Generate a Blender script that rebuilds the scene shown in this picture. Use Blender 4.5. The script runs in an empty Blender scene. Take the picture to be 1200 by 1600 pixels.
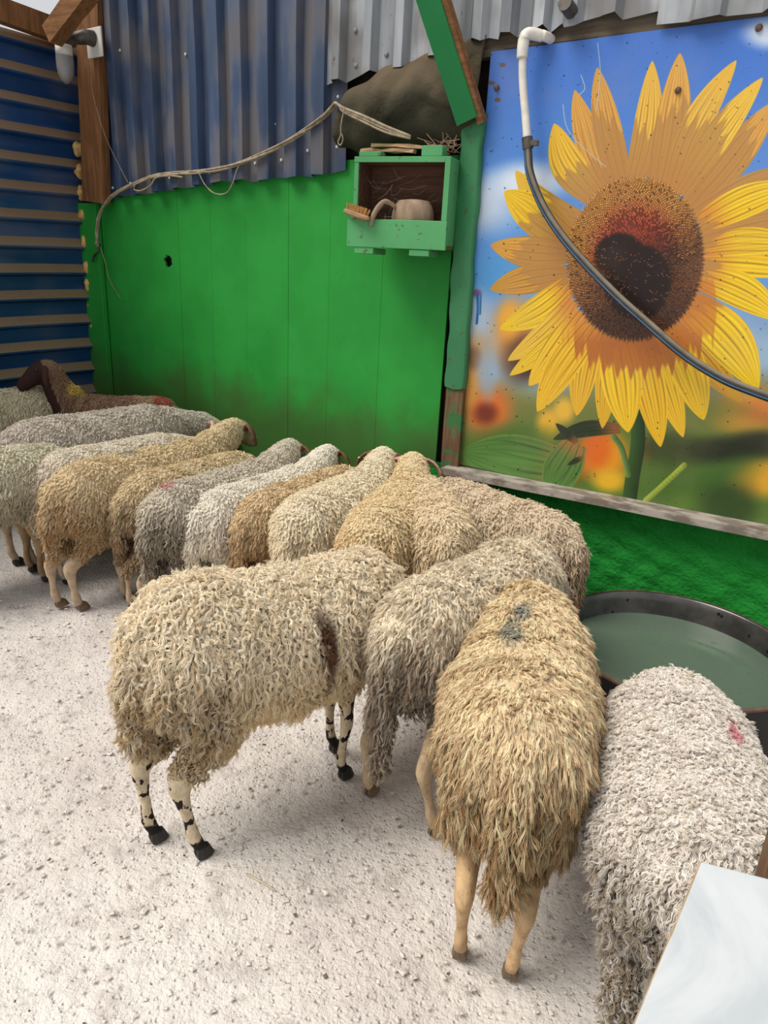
import bpy, math, random
import numpy as np
from mathutils import Vector, Matrix

# ------------------------------------------------------------------ camera, world, light, exposure
sc = bpy.context.scene
COL = sc.collection
PITCH, ROLL, CAM_H, FPX = math.radians(19.3), math.radians(3.0), 1.65, 1100.0
cd = bpy.data.cameras.new('camera'); cam = bpy.data.objects.new('camera', cd); COL.objects.link(cam)
f = Vector((0, math.cos(PITCH), -math.sin(PITCH))); r0 = Vector((1, 0, 0)); u0 = r0.cross(f)
r = math.cos(ROLL)*r0 + math.sin(ROLL)*u0; u = -math.sin(ROLL)*r0 + math.cos(ROLL)*u0
cam.matrix_world = Matrix(((r.x, u.x, -f.x, 0), (r.y, u.y, -f.y, 0), (r.z, u.z, -f.z, CAM_H), (0, 0, 0, 1)))
cd.sensor_fit = 'VERTICAL'; cd.sensor_height = 24.0; cd.lens = 24.0*FPX/1600; cd.clip_start = 0.02
sc.camera = cam
sc.view_settings.view_transform = 'Standard'; sc.view_settings.look = 'None'
sc.view_settings.gamma = 1.0; sc.view_settings.use_curve_mapping = False
sc.view_settings.exposure = 0.14

wd = bpy.data.worlds.new('sky'); sc.world = wd; wd.use_nodes = True
bg = wd.node_tree.nodes['Background']
bg.inputs[0].default_value = (0.95, 0.97, 1.0, 1); bg.inputs[1].default_value = 0.62
sd = bpy.data.lights.new('sun', 'SUN'); sun = bpy.data.objects.new('sun', sd); COL.objects.link(sun)
sd.energy = 3.0; sd.angle = math.radians(35); sd.color = (1.0, 0.95, 0.87)
sun.rotation_euler = Vector((0.75, 0.22, -1.1)).to_track_quat('-Z', 'Y').to_euler()

# ------------------------------------------------------------------ helpers
rng = np.random.default_rng(7); random.seed(7)
NW = Vector((0.555, 0.832, 0)); EW = Vector((0.832, -0.555, 0)); D_WALL = 3.25
WALL = Matrix(((EW.x, NW.x, 0, NW.x*D_WALL), (EW.y, NW.y, 0, NW.y*D_WALL), (0, 0, 1, 0), (0, 0, 0, 1)))  # local (s, -off, z)

def tag(o, label=None, cat=None, group=None, kind=None):
    if label: o['label'] = label
    if cat: o['category'] = cat
    if group: o['group'] = group
    if kind: o['kind'] = kind
    return o

def empty(name, M=None, **k):
    o = bpy.data.objects.new(name, None); COL.objects.link(o); o.empty_display_size = 0.1
    if M is not None: o.matrix_world = M
    return tag(o, **k)

class MB:
    def __init__(s): s.v = []; s.f = []
    def add(s, vs, fs):
        n = len(s.v); s.v += [tuple(p) for p in vs]; s.f += [tuple(i+n for i in q) for q in fs]
    def box(s, x0, x1, y0, y1, z0, z1, b=0.0):
        if b <= 0:
            vs = [(x, y, z) for z in (z0, z1) for y in (y0, y1) for x in (x0, x1)]
            s.add(vs, [(0,2,3,1),(4,5,7,6),(0,1,5,4),(2,6,7,3),(0,4,6,2),(1,3,7,5)])
        else:
            vs = []; 
            for z, i in ((z0, b), (z0+b, 0), (z1-b, 0), (z1, b)):
                c = b
                xs0, xs1, ys0, ys1 = x0+i, x1-i, y0+i, y1-i
                vs += [(xs0+c, ys0, z), (xs1-c, ys0, z), (xs1, ys0+c, z), (xs1, ys1-c, z), (xs1-c, ys1, z), (xs0+c, ys1, z), (xs0, ys1-c, z), (xs0, ys0+c, z)]
            fs = [tuple(range(7, -1, -1)), tuple(range(24, 32))]
            for k in range(3):
                for j in range(8): fs.append((k*8+j, k*8+(j+1) % 8, k*8+8+(j+1) % 8, k*8+8+j))
            s.add(vs, fs)
        return s
    def beam(s, a, b, w, h, up=(0, 0, 1), jit=0):
        a = Vector(a); b = Vector(b); d = (b-a).normalized(); sd = d.cross(Vector(up)).normalized(); uu = sd.cross(d)
        n = 5; vs = []; fs = []
        for k in range(n+1):
            p = a.lerp(b, k/n)
            for (i, j) in ((-1,-1),(1,-1),(1,1),(-1,1)):
                vs.append(p + sd*(i*w/2+random.uniform(-jit, jit)) + uu*(j*h/2+random.uniform(-jit, jit)))
        for k in range(n):
            for j in range(4): fs.append((k*4+j, k*4+(j+1) % 4, k*4+4+(j+1) % 4, k*4+4+j))
        fs += [(3,2,1,0), (n*4, n*4+1, n*4+2, n*4+3)]
        s.add(vs, fs); return s
    def tube(s, pts, rad, n=8, cap=True, sub=1):
        P = smooth_path(pts, sub) if sub > 1 else [Vector(p) for p in pts]
        m = len(P); vs = []; fs = []; upv = Vector((0.13, 0.21, 0.97))
        for k in range(m):
            t = (P[min(k+1, m-1)]-P[max(k-1, 0)]).normalized()
            a = t.cross(upv); a = a.normalized() if a.length > 1e-4 else Vector((1, 0, 0)); b = t.cross(a)
            rr = rad if not hasattr(rad, '__len__') else np.interp(k/(m-1), np.linspace(0, 1, len(rad)), rad)
            for j in range(n):
                an = 2*math.pi*j/n; vs.append(P[k]+a*(rr*math.cos(an))+b*(rr*math.sin(an)))
        for k in range(m-1):
            for j in range(n): fs.append((k*n+j, k*n+(j+1) % n, (k+1)*n+(j+1) % n, (k+1)*n+j))
        if cap: fs += [tuple(range(n-1, -1, -1)), tuple((m-1)*n+j for j in range(n))]
        s.add(vs, fs); return s
    def lathe(s, prof, c=(0, 0, 0), n=64):
        vs = []; fs = []
        for (rr, z) in prof:
            for j in range(n):
                a = 2*math.pi*j/n; vs.append((c[0]+rr*math.cos(a), c[1]+rr*math.sin(a), c[2]+z))
        for k in range(len(prof)-1):
            for j in range(n): fs.append((k*n+j, k*n+(j+1) % n, (k+1)*n+(j+1) % n, (k+1)*n+j))
        s.add(vs, fs); return s
    def build(s, name, mat, parent=None, smooth=False, M=None, **k):
        me = bpy.data.meshes.new(name); me.from_pydata([tuple(p) for p in s.v], [], s.f); me.update()
        if smooth: me.polygons.foreach_set('use_smooth', [True]*len(me.polygons))
        if mat: me.materials.append(mat)
        o = bpy.data.objects.new(name, me); COL.objects.link(o)
        if parent: o.parent = parent
        if M is not None: o.matrix_world = M
        return tag(o, **k)

def smooth_path(pts, sub):
    P = [Vector(p) for p in pts]; out = []
    for i in range(len(P)-1):
        a, b, c, d = P[max(i-1, 0)], P[i], P[i+1], P[min(i+2, len(P)-1)]
        for k in range(sub):
            t = k/sub
            out.append(0.5*((2*b)+(c-a)*t+(2*a-5*b+4*c-d)*t*t+(3*b-a-3*c+d)*t**3))
    return out+[P[-1]]

def link_mesh(name, me, mat, parent=None, **k):
    if mat and not me.materials: me.materials.append(mat)
    o = bpy.data.objects.new(name, me); COL.objects.link(o)
    if parent: o.parent = parent
    return tag(o, **k)

# ------------------------------------------------------------------ node helpers
class NT:
    def __init__(s, name):
        s.m = bpy.data.materials.new(name); s.m.use_nodes = True; s.t = s.m.node_tree
        s.bsdf = s.t.nodes['Principled BSDF']; s.L = s.t.links
    def n(s, typ, **k):
        x = s.t.nodes.new(typ)
        for a, b in k.items(): setattr(x, a, b)
        return x
    def put(s, sock, v):
        if hasattr(v, 'is_output') or isinstance(v, bpy.types.NodeSocket): s.L.new(v, sock)
        elif v is not None:
            sock.default_value = (*v, 1) if hasattr(v, '__len__') and len(v) == 3 and sock.type == 'RGBA' else v
    def coord(s, which='Object'):
        return s.n('ShaderNodeTexCoord').outputs[which]
    def mapping(s, v, scale=(1, 1, 1), loc=(0, 0, 0)):
        x = s.n('ShaderNodeMapping'); s.L.new(v, x.inputs[0]); x.inputs['Scale'].default_value = scale; x.inputs['Location'].default_value = loc
        return x.outputs[0]
    def noise(s, v, scale, detail=3, rough=0.55, dist=0.0, out='Fac'):
        x = s.n('ShaderNodeTexNoise'); s.put(x.inputs['Vector'], v); x.inputs['Scale'].default_value = scale
        x.inputs['Detail'].default_value = detail; x.inputs['Roughness'].default_value = rough; x.inputs['Distortion'].default_value = dist
        return x.outputs[out]
    def voro(s, v, scale, feature='F1', out='Distance', rand=1.0):
        x = s.n('ShaderNodeTexVoronoi', feature=feature); s.put(x.inputs['Vector'], v); x.inputs['Scale'].default_value = scale
        x.inputs['Randomness'].default_value = rand
        return x.outputs[out]
    def ramp(s, v, lo, hi, a=0.0, b=1.0, smooth=True):
        x = s.n('ShaderNodeMapRange', interpolation_type='SMOOTHSTEP' if smooth else 'LINEAR')
        s.put(x.inputs[0], v); x.inputs[1].default_value = lo; x.inputs[2].default_value = hi; x.inputs[3].default_value = a; x.inputs[4].default_value = b
        return x.outputs[0]
    def math(s, op, a, b=None, clamp=False):
        x = s.n('ShaderNodeMath', operation=op); x.use_clamp = clamp; s.put(x.inputs[0], a)
        if b is not None: s.put(x.inputs[1], b)
        return x.outputs[0]
    def mix(s, fac, a, b, mode='MIX'):
        x = s.n('ShaderNodeMix', data_type='RGBA', blend_type=mode); s.put(x.inputs[0], fac); s.put(x.inputs[6], a); s.put(x.inputs[7], b)
        return x.outputs[2]
    def attr(s, name, out='Fac'):
        x = s.n('ShaderNodeAttribute'); x.attribute_name = name; return x.outputs[out]
    def sep(s, v):
        x = s.n('ShaderNodeSeparateXYZ'); s.L.new(v, x.inputs[0]); return x.outputs
    def blob(s, co, p, rad, soft=0.5, warp=0.0):
        """soft-edged stain at a place on the thing"""
        if warp:
            nz = s.noise(co, 18, 3, out='Color'); w = s.n('ShaderNodeVectorMath', operation='MULTIPLY_ADD')
            s.L.new(nz, w.inputs[0]); w.inputs[1].default_value = (warp,)*3
            w2 = s.n('ShaderNodeVectorMath', operation='SUBTRACT'); s.L.new(co, w2.inputs[0]); w2.inputs[1].default_value = (warp/2,)*3
            s.L.new(w2.outputs[0], w.inputs[2]); co = w.outputs[0]
        d = s.n('ShaderNodeVectorMath', operation='SUBTRACT'); s.L.new(co, d.inputs[0]); d.inputs[1].default_value = p
        q = s.n('ShaderNodeVectorMath', operation='DIVIDE'); s.L.new(d.outputs[0], q.inputs[0])
        q.inputs[1].default_value = rad if hasattr(rad, '__len__') else (rad,)*3
        l = s.n('ShaderNodeVectorMath', operation='LENGTH'); s.L.new(q.outputs[0], l.inputs[0])
        return s.ramp(l.outputs['Value'], 1.0-soft, 1.0, 1.0, 0.0)
    def bump(s, h, strength=0.3, dist=0.01, prev=None):
        x = s.n('ShaderNodeBump'); x.inputs['Strength'].default_value = strength; x.inputs['Distance'].default_value = dist
        s.put(x.inputs['Height'], h)
        if prev is not None: s.L.new(prev, x.inputs['Normal'])
        s.L.new(x.outputs[0], s.bsdf.inputs['Normal']); return x.outputs[0]
    def done(s, col=None, rough=0.8, metal=0.0, spec=None):
        if col is not None: s.put(s.bsdf.inputs['Base Color'], col)
        s.put(s.bsdf.inputs['Roughness'], rough); s.put(s.bsdf.inputs['Metallic'], metal)
        if spec is not None: s.put(s.bsdf.inputs['Specular IOR Level'], spec)
        return s.m

def srgb(r_, g_, b_):
    return tuple(((c/255+0.055)/1.055)**2.4 if c > 10 else c/255/12.92 for c in (r_, g_, b_))

# ------------------------------------------------------------------ materials of the place
def m_floor():
    t = NT('lime_dust'); co = t.coord(); a = t.noise(co, 1.3, 4); b = t.noise(co, 9, 5, 0.65); c = t.noise(co, 60, 4, 0.7)
    col = t.mix(t.ramp(a, 0.35, 0.7), srgb(232, 225, 218), srgb(212, 202, 196))
    col = t.mix(t.ramp(b, 0.50, 0.72, 0, 0.6), col, srgb(172, 160, 156))
    col = t.mix(t.ramp(c, 0.60, 0.78, 0, 0.5), col, srgb(140, 128, 124))
    v2 = t.voro(t.mapping(co, (1, 1, 1)), 17, out='Distance'); col = t.mix(t.math('MULTIPLY', t.ramp(v2, 0.05, 0.14, .6, 0), t.ramp(t.noise(co, 40, 3), .42, .55)), col, srgb(104, 98, 102))
    flk = t.voro(co, 55, out='Distance'); col = t.mix(t.ramp(flk, 0.06, 0.16, 0.35, 0), col, srgb(236, 232, 226))
    # trodden manure under the crowd along the wall
    x, y, z = t.sep(co)[:3]
    d = t.math('ADD', t.math('MULTIPLY', x, 0.555), t.math('MULTIPLY', y, 0.832))
    near = t.math('ADD', d, t.math('MULTIPLY', t.noise(co, 3, 3), 0.8))
    col = t.mix(t.ramp(near, 2.3, 3.2, 0, 0.7), col, srgb(104, 90, 80))
    h = t.math('ADD', t.math('MULTIPLY', b, 1.0), t.math('ADD', t.math('MULTIPLY', c, 0.35), t.math('MULTIPLY', t.ramp(flk, 0.0, 0.35), 0.18)))
    t.bump(h, 0.9, 0.03)
    return t.done(col, 0.95, spec=0.15)

def m_green(name='green_paint', base=(32, 150, 52), rough_wall=False, worn=0.0, dirt_low=False):
    t = NT(name); co = t.coord(); a = t.noise(co, 2.5, 4); b = t.noise(co, 30, 4)
    c0 = srgb(*base); dk = tuple(c*0.88 for c in c0); lt = tuple(min(1, c*1.08+0.004) for c in c0)
    col = t.mix(t.ramp(a, 0.3, 0.7), dk, lt)
    if worn: col = t.mix(t.ramp(b, 0.72-worn*0.3, 0.80-worn*0.25, 0, 0.8), col, srgb(92, 76, 58))
    sp = t.voro(co, 22, out='Distance'); sel = t.noise(co, 7, 2)
    col = t.mix(t.math('MULTIPLY', t.ramp(sp, 0.05, 0.10, 1, 0), t.ramp(sel, 0.55, 0.6)), col, srgb(60, 70, 40))
    if dirt_low:
        z = t.sep(co)[2]; zz = t.math('ADD', z, t.math('MULTIPLY', t.noise(co, 4, 4), 0.6))
        col = t.mix(t.ramp(zz, 0.95, 1.35, 0.75, 0), col, srgb(66, 84, 40))
    if rough_wall:
        chips = t.noise(co, 16, 4, 0.6); col = t.mix(t.ramp(chips, 0.74, 0.77), col, srgb(205, 200, 190))
        dk2 = t.noise(co, 45, 2); col = t.mix(t.ramp(dk2, 0.70, 0.76, 0, .8), col, srgb(40, 50, 30))
        t.bump(t.math('ADD', t.noise(co, 12, 6, 0.7), t.math('MULTIPLY', b, 0.5)), 0.8, 0.03)
    else: t.bump(t.math('ADD', a, t.math('MULTIPLY', b, 0.3)), 0.12, 0.01)
    return t.done(col, 0.55 if not rough_wall else 0.7, spec=0.3)

def m_corr(name, base, dustcol, dustamt, metal=0.0, vertical=True, ledges=False):
    t = NT(name); co = t.coord()
    st = t.mapping(co, (1, 1, 0.12) if vertical else (0.12, 0.12, 1))
    a = t.noise(st, 5, 5, 0.55); b = t.noise(co, 40, 3); big = t.noise(co, 1.7, 3)
    c0 = srgb(*base)
    col = t.mix(t.ramp(a, 0.3, 0.7), tuple(c*(0.45 if metal else 0.7) for c in c0), tuple(min(1, c*(1.6 if metal else 1.25)) for c in c0))  # metal gets stronger streaks: bright reflected bands are painted into its colour
    dust = t.math('MULTIPLY', t.ramp(t.math('ADD', a, t.math('MULTIPLY', t.math('SUBTRACT', big, 0.5), 0.9)), 0.42, 0.68), dustamt)
    col = t.mix(dust, col, srgb(*dustcol))
    if ledges:   # dust that settled on the faces that look upwards
        g = t.n('ShaderNodeNewGeometry'); nz = t.sep(g.outputs['True Normal'])[2]
        col = t.mix(t.math('MULTIPLY', t.ramp(nz, 0.25, 0.5), t.ramp(t.math('ADD', b, a), 0.55, 1.0, 0.75, 1.0)), col, srgb(136, 112, 88))
    if metal:
        rs = t.noise(t.mapping(co, (1, 1, 0.5)), 11, 4, 0.7); col = t.mix(t.ramp(rs, 0.66, 0.72, 0, .9), col, srgb(112, 58, 38))
    t.bump(b, 0.1, 0.004)
    rg = t.ramp(dust, 0, 0.6, 0.38 if not metal else 0.42, 0.85)
    return t.done(col, rg, metal)

def m_wood(name, base, scale=6, vertical=True, painted=None):
    t = NT(name); co = t.coord(); g = t.noise(t.mapping(co, (1, 1, 0.08) if vertical else (0.08, 1, 1)), scale*8, 5, 0.6, 0.3)
    big = t.noise(co, 5, 4)
    c0 = srgb(*base); col = t.mix(t.ramp(g, 0.3, 0.7), tuple(c*0.62 for c in c0), tuple(min(1, c*1.15) for c in c0))
    col = t.mix(t.ramp(big, 0.5, 0.75, 0, 0.5), col, tuple(c*0.45 for c in c0))
    if painted:
        col = t.mix(t.ramp(t.noise(co, 9, 5, 0.7), 0.52, 0.60), col, srgb(*painted))
    t.bump(g, 0.3, 0.004); return t.done(col, 0.8, spec=0.2)

def m_plain(name, base, rough=0.6, metal=0.0, var=0.15, nscale=12, bump=0.1, spec=None):
    t = NT(name); co = t.coord(); a = t.noise(co, nscale, 4); c0 = srgb(*base)
    col = t.mix(t.ramp(a, 0.3, 0.7), tuple(c*(1-var) for c in c0), tuple(min(1, c*(1+var)) for c in c0))
    t.bump(a, bump, 0.005); return t.done(col, rough, metal, spec)

M = {}
M['floor'] = m_floor()
M['green_panel'] = m_green('green_panel_paint', (38, 146, 54), dirt_low=True)
M['green_wall'] = m_green('green_plaster_paint', (20, 138, 44), rough_wall=True)
M['green_wood'] = m_green('green_box_paint', (84, 158, 100), worn=0.35)
M['green_brace'] = m_green('green_brace_paint', (30, 124, 66), worn=0.15)
M['green_tarp'] = m_green('green_fabric', (62, 130, 86), worn=0.35)
M['blue_back'] = m_corr('blue_vertical_sheet', (58, 76, 104), (112, 102, 92), 0.7)
M['blue_left'] = m_corr('blue_horizontal_sheet', (20, 62, 112), (100, 96, 98), 0.35, vertical=False, ledges=True)
M['galv'] = m_corr('galvanised_sheet', (168, 172, 176), (104, 98, 94), 0.75, metal=0.45)
M['wood'] = m_wood('brown_timber', (128, 88, 56))
M['wood_h'] = m_wood('brown_timber_across', (138, 96, 62), vertical=False)
M['wood_green'] = m_wood('timber_with_old_green_paint', (118, 90, 68), painted=(60, 110, 66))
M['wood_old'] = m_wood('grey_weathered_board', (104, 92, 78), vertical=False)
M['dark_void'] = m_plain('dark_backing', (60, 48, 38), 0.9)
M['foam'] = m_plain('expanding_foam', (196, 158, 96), 0.8, var=0.35, nscale=30, bump=0.5)
M['pvc'] = m_plain('white_pvc', (226, 220, 208), 0.45, var=0.1, nscale=25)
M['hose'] = m_plain('black_rubber', (44, 48, 52), 0.38, var=0.3, nscale=30, spec=0.6)
M['hose_dust'] = m_plain('dusty_rubber', (122, 112, 96), 0.7, var=0.2)
M['stripe'] = m_plain('blue_hose_stripe', (70, 110, 150), 0.5)
M['cable'] = m_plain('dusty_cable', (150, 134, 112), 0.75, var=0.3, nscale=30)
M['metal_dark'] = m_plain('grimy_metal', (88, 82, 76), 0.5, 0.5, 0.3, 20)
M['white_plate'] = m_plain('white_plastic', (214, 210, 204), 0.5, var=0.08)
M['cap_grey'] = m_plain('grey_plastic_bottle', (132, 130, 128), 0.3, var=0.15)
M['bristle'] = m_plain('bristles', (196, 146, 84), 0.7, var=0.25)
M['brush_wood'] = m_wood('brush_wood', (178, 144, 112), vertical=False)
M['clay'] = m_wood('scorched_clay', (170, 146, 122), scale=2)
M['cobweb'] = m_plain('cobweb_fibre', (150, 140, 128), 0.9)
M['twig'] = m_plain('dry_twigs', (150, 118, 98), 0.9, var=0.3)
M['rust'] = m_plain('rusty_iron', (112, 84, 70), 0.8, 0.2, 0.3, 30)
M['hoof_black'] = m_plain('black_hoof', (30, 27, 26), 0.5, var=0.2)
M['straw'] = m_plain('pale_straw', (196, 182, 158), 0.8)
M['box_inside'] = m_wood('bare_brown_wood', (104, 74, 58), vertical=False)
M['hoof_horn'] = m_plain('horn_hoof', (112, 92, 70), 0.6, var=0.25, nscale=30)
M['eye'] = m_plain('eye', (28, 20, 14), 0.15)
M['chip'] = m_plain('lime_crumb', (214, 206, 198), 0.9, var=0.12, nscale=3)
M['chip_dark'] = m_plain('dung_crumb', (108, 92, 78), 0.9, var=0.3, nscale=3)
def m_tarp():
    t = NT('dusty_tarpaulin'); co = t.coord(); a = t.noise(co, 4, 5); g = t.n('ShaderNodeNewGeometry'); nz = t.sep(g.outputs['Normal'])[2]
    col = t.mix(t.ramp(a, 0.35, 0.65), srgb(58, 58, 46), srgb(76, 70, 56))
    col = t.mix(t.ramp(t.math('ADD', nz, t.math('MULTIPLY', a, 1.2)), 0.5, 1.5, 0, 0.65), col, srgb(112, 96, 76))
    fold = t.noise(t.mapping(co, (1.5, 1, 2.2)), 2.2, 1, .4, .8); t.bump(t.math('ADD', fold, t.math('MULTIPLY', t.noise(co, 60, 3), .06)), 0.9, 0.09); return t.done(col, 0.9, spec=0.1)
M['tarp'] = m_tarp()
def m_marble():
    t = NT('grey_white_marble'); co = t.coord(); a = t.noise(co, 3, 6, 0.6, 1.2); v = t.noise(co, 14, 5, 0.6, 0.5)
    col = t.mix(t.ramp(a, 0.4, 0.65), srgb(208, 212, 214), srgb(182, 188, 192)); col = t.mix(t.ramp(v, 0.6, 0.75, 0, 0.4), col, srgb(226, 226, 222))
    col = t.mix(t.ramp(t.noise(co, 55, 3), 0.72, 0.78, 0, .6), col, srgb(170, 150, 120))
    return t.done(col, 0.35)
M['marble'] = m_marble()
M['marble_edge'] = m_plain('stained_marble_edge', (176, 150, 118), 0.7, var=0.25, nscale=30)
def m_ledge():
    t = NT('ledge_stone'); co = t.coord(); a = t.noise(t.mapping(co, (0.5, 1, 1)), 16, 5, 0.65)
    col = t.mix(t.ramp(a, 0.4, 0.6), srgb(120, 108, 98), srgb(168, 158, 148)); col = t.mix(t.ramp(t.noise(co, 8, 4), 0.55, 0.7, 0, .7), col, srgb(96, 80, 64))
    t.bump(a, 0.3, 0.004); return t.done(col, 0.7)
M['ledge'] = m_ledge()
def m_steel():
    t = NT('tub_steel'); co = t.coord(); a = t.noise(co, 7, 4); z = t.sep(co)[2]
    col = t.mix(t.ramp(a, 0.3, 0.7), srgb(84, 82, 80), srgb(112, 110, 108))
    sp = t.voro(co, 26); sel = t.noise(co, 9, 2); col = t.mix(t.math('MULTIPLY', t.ramp(sp, 0.18, 0.24, 1, 0), t.ramp(sel, 0.52, 0.56)), col, srgb(50, 40, 36))
    return t.done(col, t.ramp(a, 0.3, 0.7, 0.22, 0.4), 0.75)
M['steel'] = m_steel()
M['tub_out'] = m_plain('tub_black_outside', (26, 26, 25), 0.5, 0.2, 0.3)
def m_water():
    t = NT('cloudy_water'); co = t.coord(); t.bump(t.noise(co, 7, 2), 0.06, 0.01)
    t.put(t.bsdf.inputs['Transmission Weight'], 0.55)
    t.bsdf.inputs['IOR'].default_value = 1.33
    return t.done(srgb(128, 150, 130), 0.06)
M['water'] = m_water()

# ------------------------------------------------------------------ the setting
def build_floor():
    nx, ny = 130, 120; xs = np.linspace(-4.2, 2.6, nx); ys = np.linspace(-0.6, 6.2, ny)
    X, Y = np.meshgrid(xs, ys); Z = 0.006*np.sin(X*5.1+Y*2.3)+0.005*np.sin(X*11.7-Y*8.9)+0.003*np.sin(X*23+Y*31)+rng.normal(0, 0.0012, X.shape)-0.008
    V = np.c_[X.ravel(), Y.ravel(), Z.ravel()]
    i = np.arange(nx*ny).reshape(ny, nx); F = np.c_[i[:-1, :-1].ravel(), i[:-1, 1:].ravel(), i[1:, 1:].ravel(), i[1:, :-1].ravel()]
    me = bpy.data.meshes.new('floor'); me.from_pydata(V.tolist(), [], F.tolist()); me.polygons.foreach_set('use_smooth', [True]*len(F))
    link_mesh('floor', me, M['floor'], kind='structure', label='pale trodden floor covered in white lime dust')
build_floor()

def crumbs(name, mat, n, smin, smax, region, label, cat):
    V = []; F = []
    for k in range(n):
        x = random.uniform(region[0], region[1]); y = random.uniform(region[2], region[3])
        s = smin*(smax/smin)**(random.random()**2.2); a = random.uniform(0, 6.28); c, d = math.cos(a), math.sin(a)
        b = len(V); h = s*random.uniform(0.25, 0.6); e = s*random.uniform(0.5, 1)
        z = 0.0
        for (px, py, pz) in ((-s, -e*.6, z), (s*.8, -e, z), (s, e*.7, z), (-s*.7, e, z), (-s*.35, -e*.3, h), (s*.5, e*.1, h*.8)):
            V.append((x+px*c-py*d, y+px*d+py*c, pz))
        F += [(b, b+1, b+5, b+4), (b+1, b+2, b+5), (b+2, b+3, b+4, b+5), (b+3, b, b+4)]
    me = bpy.data.meshes.new(name); me.from_pydata(V, [], F)
    return link_mesh(name, me, mat, label=label, cat=cat, kind='stuff')
crumbs('lime_crumbs', M['chip'], 9000, 0.002, 0.011, (-2.4, 1.3, 0.7, 3.1), 'pale lime crumbs strewn over the floor', 'crumbs')
crumbs('dung_crumbs', M['chip_dark'], 800, 0.0015, 0.007, (-2.4, 1.3, 0.7, 3.1), 'small dark dung and straw crumbs on the floor', 'crumbs')
# a dry stalk on the floor
MB().tube([(-0.335, 1.535, 0.006), (-0.29, 1.51, 0.010), (-0.245, 1.485, 0.006)], [0.003, 0.0035, 0.002], 6, sub=3).build('straw_stalk', M['straw'], smooth=True,
    label='thin pale dry stalk lying on the dust in front of the cream curly sheep', cat='straw')

# --- corrugated profile sheet, ribs run along z (local wall frame) or along s
def corr_sheet(s0, s1, z0f, z1, ribs, depth, y0, wr, slope, name, mat, parent, vertical=True, jag=0.0, rb=0.02, M_=None, nz=10):
    prof = [(s0, 0)]
    for c in ribs:
        if c-wr/2-slope > s0+0.002 and c+wr/2+slope < s1-0.002:
            prof += [(c-wr/2-slope, 0), (c-wr/2, depth), (c+wr/2, depth), (c+wr/2+slope, 0)]
    prof.append((s1, 0)); V = []; F = []
    for k in range(nz+1):
        t = k/nz
        for (a, d) in prof:
            lo = z0f(a)+(random.uniform(-jag, jag) if k == 0 else 0)
            z = lo+(z1-lo)*t; w = 0.003*math.sin(z*6+a*4)
            V.append((a, y0-d+w, z) if vertical else (z, y0-d+w, a))
    n = len(prof)
    for k in range(nz):
        for j in range(n-1): F.append((k*n+j, k*n+j+1, (k+1)*n+j+1, (k+1)*n+j))
    mb = MB(); mb.add(V, F); o = mb.build(name, mat, parent, M=M_)
    md = o.modifiers.new('thickness', 'SOLIDIFY'); md.thickness = 0.0015
    return o

# back wall: green boards below, blue sheet above
wb = empty('wall_back', WALL, kind='structure', label='back wall of green boards with blue corrugated sheet above')
seams = [-4.70, -4.42, -4.13, -3.86, -3.56, -3.255, -2.915, -2.61, -2.25, -1.84]
for a, b in zip(seams[:-1], seams[1:]):
    mb = MB(); g = 0.0003
    if a == -4.13 and False: pass
    if abs(a+4.13) < 1e-6:   # the board with the knocked-out hole at (-3.97, 1.605)
        hc, hz, hr = -3.972, 1.605, 0.040; nn = 16
        x0, x1, z0, z1 = a+g, b-g, 0.0, 2.16
        ring = []; outer = []
        for j in range(nn):
            an = 2*math.pi*j/nn; rr = hr*random.uniform(0.75, 1.15); ring.append((hc+rr*math.cos(an), -0.012, hz+rr*math.sin(an)))
            dx, dz = math.cos(an), math.sin(an)
            outer.append((min(max(hc+dx*9, x0), x1) if abs(dx) > 1e-3 else hc, -0.012, 0))
        # split the board in strips around the hole
        V = []; F = []
        q = 0.05
        mb.box(x0, x1, -0.012, 0, z0, hz-q); mb.box(x0, x1, -0.012, 0, hz+q, z1)
        mb.box(x0, hc-q, -0.012, 0, hz-q, hz+q); mb.box(hc+q, x1, -0.012, 0, hz-q, hz+q)
        sq = []
        for j in range(nn):
            an = 2*math.pi*j/nn; m_ = max(abs(math.cos(an)), abs(math.sin(an))); sq.append((hc+q*math.cos(an)/m_, -0.012, hz+q*math.sin(an)/m_))
        bk = [(p[0], 0.004, p[2]) for p in ring]
        mb.add(sq+ring+bk, [(j, (j+1) % nn, nn+(j+1) % nn, nn+j) for j in range(nn)]+[(nn+j, nn+(j+1) % nn, 2*nn+(j+1) % nn, 2*nn+j) for j in range(nn)])
    else:
        mb.box(a+g, b-g, -0.012+random.uniform(-.0008, .0008), 0, 0.0, 2.16, 0.001)
    mb.build('board', M['green_panel'], wb)
MB().box(-5.0, -1.7, 0.05, 0.09, 0, 3.4).build('backing', M['dark_void'], wb)
lowz = lambda s: float(np.interp(s, [-4.6, -4.2, -3.6, -3.2, -2.9, -2.5], [1.975, 2.005, 2.045, 2.07, 2.08, 2.10]))
ribs = [-4.53, -4.35, -4.175, -3.985, -3.80, -3.60, -3.43, -3.25, -3.05, -2.85, -2.66]
corr_sheet(-4.66, -3.545, lowz, 3.6, ribs, 0.050, -0.030, 0.060, 0.016, 'corrugated_sheet', M['blue_back'], wb, jag=0.006)
corr_sheet(-3.66, -2.50, lowz, 3.6, [x+0.0 for x in ribs if x > -3.7], 0.045, -0.034, 0.085, 0.016, 'corrugated_sheet', M['blue_back'], wb, jag=0.01)
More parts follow.
